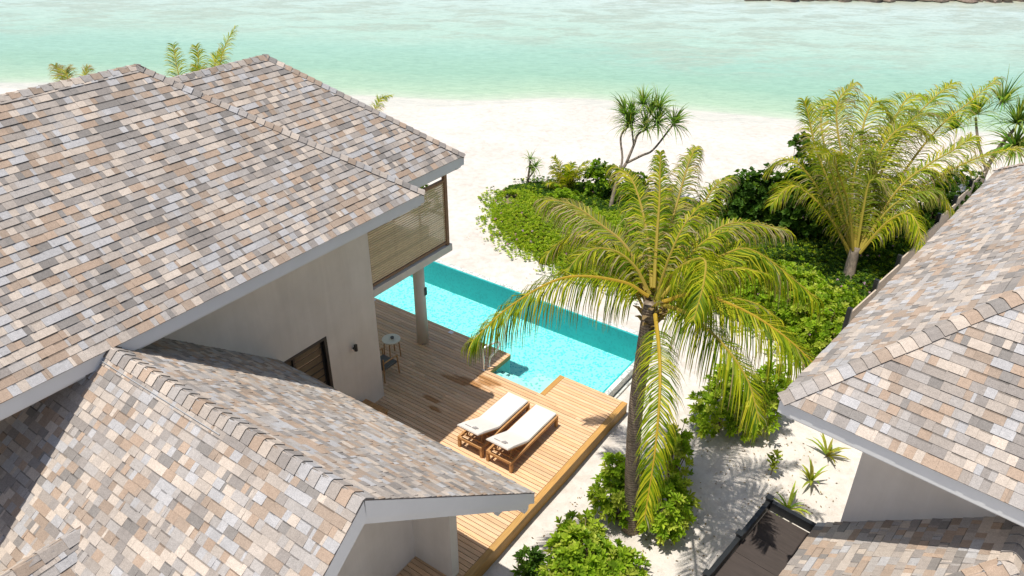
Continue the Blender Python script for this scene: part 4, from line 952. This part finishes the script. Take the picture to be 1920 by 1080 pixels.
branchy("pandanus_tree", (-.9, 33.0, -.35), [
  ([(-.9, 33.0, -.45), (-.95, 33.4, .8), (-.8, 33.8, 1.8), (-.5, 34.2, 2.6)], .11, .06), ([(-.9, 33.5, 1.0), (-1.5, 34, 1.9), (-1.9, 34.5, 2.7)], .06, .045), ([(-.8, 33.8, 1.8), (.2, 34.3, 2.2), (.7, 34.8, 2.7)], .06, .045), ([(.0, 33.2, -.4), (.3, 33.8, 1.2), (.9, 34.4, 2.2)], .08, .05)],
  [((-.5, 34.3, 2.8), (0, 0, 1)), ((-1.9, 34.6, 2.8), (-.3, 0, 1)), ((.7, 34.9, 2.8), (.3, 0, 1)), ((.95, 34.5, 2.3), (.5, 0, 1)), ((-1.2, 34.9, 3.3), (0, .3, 1)), ((.1, 35.0, 3.4), (0, .3, 1)), ((-2.4, 34.0, 2.3), (-.5, 0, .8)), ((1.4, 35.2, 3.0), (.3, 0, 1)), ((-.3, 33.9, 2.0), (0, -.5, .8))],
  "dense dark pandanus tree behind the yellow-green palm, at the right villa's roof edge", "pandanus tree", 1.3, 80, 640, wd=.07)
branchy("pandanus_tree", (-16.36, 24.32, -.35), [([(-16.36, 24.32, -.45), (-16.34, 24.4, .2), (-16.3, 24.45, .8)], .05, .04), ([(-16.36, 24.32, 0), (-16.1, 24.3, .35), (-16.0, 24.35, .6)], .035, .03)],
  [((-16.3, 24.45, .85), (0, 0, 1)), ((-16.3, 24.45, .65), (.2, 0, -.3)), ((-16.0, 24.35, .62), (.3, 0, .8))],
  "small half-withered pandanus plant at the seaward tip of the planting bed", "pandanus plant", .5, 26, 680, wd=.04)

# ================================================================== SHRUBS
SG = [(.24, .38, .02), (.30, .43, .03), (.17, .28, .02), (.38, .49, .045), (.44, .50, .08)]
DG = [(.06, .13, .016), (.08, .16, .02), (.045, .10, .014), (.12, .21, .025)]
def rosette(mb, c, d, r, n=8, L_=.14, wd=.055, pal=SG, spread=1.0):
    d = Vector(d).normalized(); a_ = d.cross(Vector((.31, .52, .79))).normalized(); b_ = d.cross(a_); c = Vector(c)
    base = r.choice(pal); ph = r.uniform(0, 6)
    for k in range(n):
        an = ph + k * 2.399; e = (.15 + .9 * k / n) * spread if spread else 0
        dd = (d * math.cos(1.35 - e) + (a_ * math.cos(an) + b_ * math.sin(an)) * math.sin(1.35 - e)).normalized()
        l = L_ * r.uniform(.75, 1.2); w_ = dd.cross(d)
        w_ = (w_.normalized() if w_.length > .05 else a_) * wd * .5; kk = r.uniform(.75, 1.25); cc = (base[0] * kk, base[1] * kk, base[2] * kk)
        nn = w_.cross(dd).normalized() * l * .08
        p0 = c; pm = c + dd * l * .62; p1 = c + dd * l - V(0, 0, l * .12)
        mb.quad([p0, pm + w_ + nn, p1, pm - w_ + nn], cc)
def shrub(name, base, blobs, dens, seed, label, cat="shrub", group=None, pal=SG, L_=.17, wd=.07, stems=7, nl=8, fill=.45):
    """blobs: (dx, dy, z, rx, ry, rz) ellipsoids relative to the base"""
    r = random.Random(seed); t = thing(name, base, label, cat, group); b = Vector(base); mb = MB(); tips = []
    for (dx, dy, z, rx, ry, rz) in blobs:
        n = int(dens * .8 * 4 * math.pi * ((rx * ry + rx * rz + ry * rz) / 3)); c = b + V(dx, dy, z)
        k1_, k2_ = r.uniform(3, 5), r.uniform(0, 6)
        for i in range(n):
            zz = r.uniform(-.55, 1); a = r.uniform(0, 2 * math.pi); q = math.sqrt(max(0, 1 - zz * zz)); u = V(q * math.cos(a), q * math.sin(a), zz)
            lump = 1 + .26 * math.sin(k1_ * u.x * 2 + k2_) * math.sin(k1_ * u.y * 2 - k2_) + .12 * math.sin(9 * a + k2_) * q
            rad = (1 - fill * r.random() ** 2) * lump * r.uniform(.93, 1.08) * (1.0 if r.random() > .1 else r.uniform(1.1, 1.3))
            p = c + V(u.x * rx, u.y * ry, u.z * rz) * rad
            if p.z < b.z + .02: p.z = b.z + r.uniform(.02, .12)
            d = (u + V(0, 0, .9) + V(r.uniform(-.4, .4), r.uniform(-.4, .4), 0)).normalized()
            rosette(mb, p, d, r, nl, L_ * r.uniform(.8, 1.15), wd, pal)
            if i % max(1, n // stems) == 0: tips.append(p)
    mb.build("foliage", M['leaf'], t)
    mb = MB()
    for p in tips:
        p0 = b + V(r.uniform(-.12, .12), r.uniform(-.12, .12), -.08); pm = (p0 + p) * .5 + V(r.uniform(-.1, .1), r.uniform(-.1, .1), .06); mb.tube([crom([p0, pm, p], i / 6) for i in range(7)], [.018 - .0018 * i for i in range(7)], 5)
    mb.build("stem", M['stemg'], t)
    return t
GZ = -.35
shrub("shrub", (-4.65, 8.95, GZ), [(0, 0, .42, .72, .6, .45), (.65, .25, .38, .5, .5, .38), (-.3, .55, .35, .45, .4, .35), (.2, -.6, .35, .6, .5, .35)], 62, 1, "broad bright green shrub at the bottom edge of the photo, below the tall palm")
shrub("shrub", (-5.5, 8.42, GZ), [(0, 0, .3, .22, .2, .3)], 60, 2, "small dark-leaved shrub sprig left of the broad green shrub at the bottom edge", pal=DG)
shrub("shrub", (-4.75, 10.75, GZ), [(0, 0, .62, .5, .45, .6), (-.25, .1, 1.15, .22, .2, .25), (.05, .35, .75, .4, .35, .5)], 62, 3, "upright shrub hugging the left side of the tall palm's trunk")
shrub("shrub", (-3.85, 10.95, GZ), [(0, 0, .5, .5, .48, .5), (-.1, .5, .5, .4, .4, .4)], 60, 4, "rounded shrub at the right foot of the tall palm's trunk")
shrub("shrub", (-4.35, 12.6, GZ), [(0, 0, .55, .3, .34, .5), (-.1, .3, .9, .2, .2, .25)], 50, 5, "slim leafy shrub between the tall palm and the two sand-bed shrubs", stems=10)
shrub("shrub", (-4.2, 14.7, GZ), [(0, 0, .55, .48, .6, .55), (-.1, .7, .9, .35, .4, .5)], 56, 6, "left of the two knee-high shrubs on the sand right of the tall palm")
shrub("shrub", (-3.45, 15.2, GZ), [(0, 0, .55, .5, .55, .55), (.1, .7, .8, .4, .5, .6), (-.05, -.45, .35, .35, .3, .35)], 56, 7, "right of the two knee-high shrubs on the sand, below the palm fronds")
shrub("shrub", (-4.9, 20.6, GZ), [(0, 0, .5, 1.1, .9, .55), (1.3, .1, .55, .9, .9, .6), (.3, 1.2, .5, 1.0, .9, .55)], 34, 8, "large sunlit shrub under the right-hand palm fronds, left of the roof corner", pal=SG, L_=.17, wd=.08)
shrub("shrub", (-3.0, 20.0, GZ), [(0, 0, .45, .6, .8, .55), (.1, 1.0, .6, .6, .7, .6)], 40, 9, "sunlit shrub against the near end of the boundary fence", L_=.16, wd=.07)
shrub("large_shrub", (-7.6, 25.6, GZ), [(0, 0, 1.1, .8, .8, 1.1), (-.6, .2, .9, .6, .6, .9), (.9, .2, 1.2, .7, .7, 1.1), (.3, .1, 1.7, .4, .4, .6)], 34, 10, "tall dark round-leaved shrub left of the yellow-green palm", pal=DG + [(.08, .17, .025)], L_=.19, wd=.14, nl=7)
shrub("large_shrub", (-5.7, 25.9, GZ), [(0, 0, 1.2, .9, .8, 1.2), (.6, .5, 1.3, .7, .7, 1.3), (-.6, .2, 1.9, .5, .4, .7)], 34, 11, "tall dark shrub directly behind the left fronds of the yellow-green palm", pal=DG + [(.08, .17, .025)], L_=.19, wd=.14, nl=7)
t = shrub("large_shrub", (-6.4, 27.6, GZ), [(-.35, .3, 2.9, .30, .3, .35), (-.05, .15, 2.55, .28, .25, .28), (.25, .1, 2.2, .28, .25, .28), (.55, 0, 1.8, .4, .35, .45), (.3, 0, .9, .6, .6, 1.0)], 42, 12, "round-leaved shrub with one long branch leaning out left over the beach", pal=DG + [(.08, .17, .025), (.10, .2, .03)], L_=.17, wd=.13, nl=7)
shrub("large_shrub", (-13.3, 24.9, GZ), [(0, 0, .7, .55, .5, .7), (-.2, .2, 1.15, .3, .3, .35)], 46, 13, "dark green shrub left of the leaning pandanus trunk", pal=DG + SG[:3], L_=.17, wd=.11, nl=7)
shrub("large_shrub", (-11.9, 25.0, GZ), [(0, 0, .6, .6, .5, .6), (.1, .2, 1.1, .3, .3, .35)], 46, 14, "dark green shrub right of the leaning pandanus trunk", pal=DG + SG[:3], L_=.17, wd=.11, nl=7)
shrub("large_shrub", (-1.9, 29.5, GZ), [(0, 0, .8, .8, 1.4, .8), (.4, 1.8, .9, .8, 1.2, .9)], 26, 15, "dark shrub mass behind the boundary fence near the beach", pal=DG, L_=.2, wd=.1)
shrub("large_shrub", (1.2, 35.5, GZ), [(0, 0, .5, 1.0, .6, .5), (1.2, .2, .5, 1, .6, .5)], 26, 16, "low dark shrub by the right villa's far roof corner, edge of the photo", pal=DG + SG[:2], L_=.2, wd=.1)
# potted plant on the balcony
pp = thing("potted_plant", (-12.0, 13.05, 3.13), "leafy green plant peeking above the slatted balcony screen", "plant")
MB().cyl((-12.0, 13.05), .13, .18, 3.13, 3.55, 20).build("pot", M['white'], pp, smooth=True)
mb = MB(); r = random.Random(3)
for i in range(80):
    a = r.uniform(0, 6.28); e = r.uniform(.2, 1); q = V(-12.0 + .42 * math.cos(a) * math.sqrt(1 - e * e), 13.1 + .42 * math.sin(a) * math.sqrt(1 - e * e), 3.85 + .85 * e); rosette(mb, q, (math.cos(a) * .4, math.sin(a) * .4, 1), r, 7, .14, .05)
mb.build("foliage", M['leaf'], pp)
# sparse sand plants
YG = [(.30, .36, .05), (.36, .40, .07), (.22, .30, .04)]
def strap_plant(base, seed, n, L_, label):
    t = thing("strap_leaf_plant", base, label, "plant"); mb = MB(); r = random.Random(seed); c = Vector(base)
    for k in range(n):
        a = r.uniform(0, 6.28); e = r.uniform(.45, 1.35); d = V(math.cos(a) * math.cos(e), math.sin(a) * math.cos(e), math.sin(e)); p = c + V(0, 0, .02); w_ = d.cross(UPV).normalized(); l = L_ * r.uniform(.7, 1.15); cc = tuple(x * r.uniform(.8, 1.2) for x in r.choice(YG)); pr = None
        for q, ww in enumerate((.7, 1, 1, .7, .1)):
            cur = (p - w_ * .032 * ww, p + w_ * .032 * ww)
            if pr: mb.quad([pr[0], pr[1], cur[1], cur[0]], cc)
            pr = cur; d = (d + V(0, 0, -1) * (.05 + .12 * q)).normalized(); p = p + d * l / 4
    mb.build("leaves", M['leaf'], t)
    MB().tube([c - V(0, 0, .1), c + V(0, 0, .10)], [.035, .025], 8).build("stem", M['stemg'], t)
strap_plant((-1.68, 14.17, GZ), 1, 16, .55, "yellow-green strap-leaved plant in the middle of the three strap-leaved sand plants")
strap_plant((-1.63, 15.26, GZ), 2, 17, .6, "strap-leaved plant on the sand farthest back, nearest the roof eave")
strap_plant((-1.85, 13.05, GZ), 3, 15, .62, "strap-leaved plant growing directly behind the dark canopy's corner post")
t = thing("seedling_plant", (-2.51, 13.89, GZ), "upright leafy seedling standing alone on the open sand, left of the strap-leaved plants", "plant"); mb = MB(); r = random.Random(8)
for (dx, dy, z) in ((0, 0, .3), (.05, .05, .45), (-.06, 0, .4), (.02, -.05, .2), (0, .06, .55)): rosette(mb, (-2.51 + dx, 13.89 + dy, GZ + z), (dx, dy, 1), r, 8, .19, .075, YG)
mb.build("foliage", M['leaf'], t); MB().tube([(-2.51, 13.89, GZ - .1), (-2.49, 13.9, GZ + .5)], [.014, .01], 6).build("stem", M['stemg'], t)
t = thing("seedling_plant", (-4.0, 12.45, GZ), "small leafy seedling with a reddish dry base just right of the slim shrub", "plant"); mb = MB()
for (dx, dy, z) in ((0, 0, .4), (.08, .05, .3), (-.06, 0, .25)): rosette(mb, (-4.0 + dx, 12.45 + dy, GZ + z), (dx, dy, 1), r, 8, .16, .05, SG)
rosette(mb, (-4.15, 12.2, GZ + .08), (0, 0, 1), r, 9, .25, .05, [(.30, .16, .06)])
mb.build("foliage", M['leaf'], t); MB().tube([(-4.0, 12.45, GZ - .1), (-4.0, 12.45, GZ + .4)], [.012, .008], 6).build("stem", M['stemg'], t)

# ================================================================== GROUND COVER (stuff)
COVER = [(-15.7, 21.0), (-16.7, 22.4), (-16.9, 23.8), (-16.3, 24.8), (-14.54, 26.0), (-11.44, 26.6), (-8.02, 27.2), (-6.04, 27.9), (-3.52, 29.2), (-2.3, 32.4), (-1.2, 32.4), (-2.4, 22.0), (-2.5, 18.9), (-3.7, 18.7), (-4.76, 19.7), (-6.57, 19.6), (-8.15, 19.5), (-10.35, 19.3), (-12.3, 19.2), (-14.28, 19.9)]
cp = np.array(COVER)
def inside(x, y):
    res = np.zeros(x.shape, bool); n_ = len(cp)
    for i in range(n_):
        x0, y0 = cp[i]; x1, y1 = cp[(i + 1) % n_]; c_ = ((y0 > y) != (y1 > y)) & (x < (x1 - x0) * (y - y0) / (y1 - y0 + 1e-9) + x0); res ^= c_
    return res
def edge_dist(x, y):
    d = np.full(x.shape, 99.)
    for i in range(len(cp)):
        a = cp[i]; b_ = cp[(i + 1) % len(cp)]; ab = b_ - a; t = np.clip(((x - a[0]) * ab[0] + (y - a[1]) * ab[1]) / (ab @ ab), 0, 1); d = np.minimum(d, np.hypot(x - a[0] - t * ab[0], y - a[1] - t * ab[1]))
    return d
R = np.random.RandomState(5); n0 = 84000
x = R.uniform(-17.8, -1, n0); y = R.uniform(18.3, 33, n0); ins = inside(x, y); ed = edge_dist(x, y)
ok = (ins & (wave(x, y, 2.9, 33) < .52)) | ((ed < .8) & (R.rand(n0) < .38 * (1 - ed / .8) * (wave(x, y, 3.5, 9) > -.15)) & (y < 26)); x, y, ed = x[ok], y[ok], np.where(ins, ed, 0)[ok]
hh = (.10 + .34 * np.clip(ed / 1.1, 0, 1)) * (1 + .45 * wave(x, y, 2.3, 8)) + .55 * np.clip(wave(x, y, 1.0, 12), 0, 1) * np.clip(ed, 0, 1)
mb = MB(); r = random.Random(6)
CVL = [(.27, .38, .022), (.34, .46, .03), (.18, .29, .018), (.44, .51, .05)]; CVD = [(.06, .13, .018), (.09, .18, .02), (.045, .10, .016)]
dk_ = .5 + .5 * wave(x, y, 1.3, 21)
for i in range(len(x)):
    z = GZ + hh[i] * (1 - .5 * r.random() ** 2.5)
    far = x[i] > -9 and y[i] > 21.0 or (y[i] > 23.2)
    pal_ = CVD if (far and r.random() < .75) or dk_[i] > .72 and r.random() < .6 else CVL
    L_ = r.uniform(.06, .115); rosette(mb, (x[i], y[i], z), (r.uniform(-.4, .4), r.uniform(-.4, .4), 1), r, 6, L_, L_ * .5, pal_)
    if r.random() < .006 and ed[i] < 1.6: rosette(mb, (x[i], y[i], z + .06), (r.uniform(-.3, .3), -.4, 1), r, 5, .06, .05, [(.55, .28, .45), (.6, .4, .55)])
gc = mb.build("ground_cover", M['leaf']); tag(gc, "dense creeping green ground cover with tiny pink flowers spreading between the beach and the pool", "ground cover", kind="stuff")
me = bpy.data.meshes.new("soil_bed"); ctr = (-8, 23.5)
vv = [(px_ + (ctr[0] - px_) * .04, py_ + (ctr[1] - py_) * .06, -.30) for px_, py_ in COVER]
me.from_pydata(vv + [(a, b_, -.6) for a, b_, c_ in vv], [], [tuple(range(len(vv)))[::-1]] + [(i, (i + 1) % len(vv), (i + 1) % len(vv) + len(vv), i + len(vv)) for i in range(len(vv))])
me.materials.append(M['soil']); o = bpy.data.objects.new("soil_bed", me); COL.objects.link(o); o['kind'] = 'structure'

shrub("shrub", (-10.4, 22.2, GZ), [(0, 0, .5, .8, .6, .45), (.7, .4, .5, .6, .5, .5)], 40, 31, "yellow-green shrub in the bed just right of the pandanus trunk's foot", L_=.18, wd=.08)
shrub("shrub", (-8.4, 22.9, GZ), [(0, 0, .55, .8, .7, .55), (-.7, .7, .6, .6, .5, .5)], 38, 32, "mid-green shrub in the bed behind the tall palm's crown", pal=SG[:3] + DG, L_=.2, wd=.1)
shrub("shrub", (-14.0, 23.4, GZ), [(0, 0, .35, .7, .5, .4)], 50, 33, "low leafy shrub at the left of the bed, in front of the young palm", pal=SG[:3], L_=.15, wd=.07)
# fallen leaves and bits of debris on the sand (stuff)
mb = MB(); r = random.Random(12)
spots = [(-4.4, 10.6, 1.6, 150), (-3.9, 14.6, 1.5, 130), (-2.2, 14.2, 1.2, 110), (-4.6, 9.0, 1.4, 70), (-15, 20.3, 1.2, 60), (-11, 18.9, 1.6, 60), (-5, 18.8, 1.6, 90), (-3.2, 12.0, 1.3, 90), (-1.6, 12.6, .8, 50)]
for (cx_, cy_, rad, n_) in spots:
    for i in range(n_):
        a = r.uniform(0, 6.28); q = rad * math.sqrt(r.random()); p = V(cx_ + q * math.cos(a), cy_ + q * math.sin(a), 0)
        aa_, bb_ = p.dot(RA), p.dot(RB); zz = float(sandz(np.array(aa_), np.array(bb_), np.array(bb_ - shore(aa_)))) + .012
        if p.x < -6.0 and p.y < 17.1: continue
        t_ = r.uniform(0, 6.28); l = r.uniform(.02, .075); d = V(math.cos(t_), math.sin(t_), r.uniform(-.05, .25)); w_ = V(-math.sin(t_), math.cos(t_), 0) * l * .22; p.z = zz
        mb.quad([p, p + d * l * .5 + w_, p + d * l, p + d * l * .5 - w_], r.choice([(.22, .14, .07), (.30, .20, .10), (.15, .10, .06), (.36, .30, .16)]))
tag(mb.build("leaf_litter", M['leaf']), "scattered small brown fallen leaves on the white sand around the plants", "leaf litter", kind="stuff")
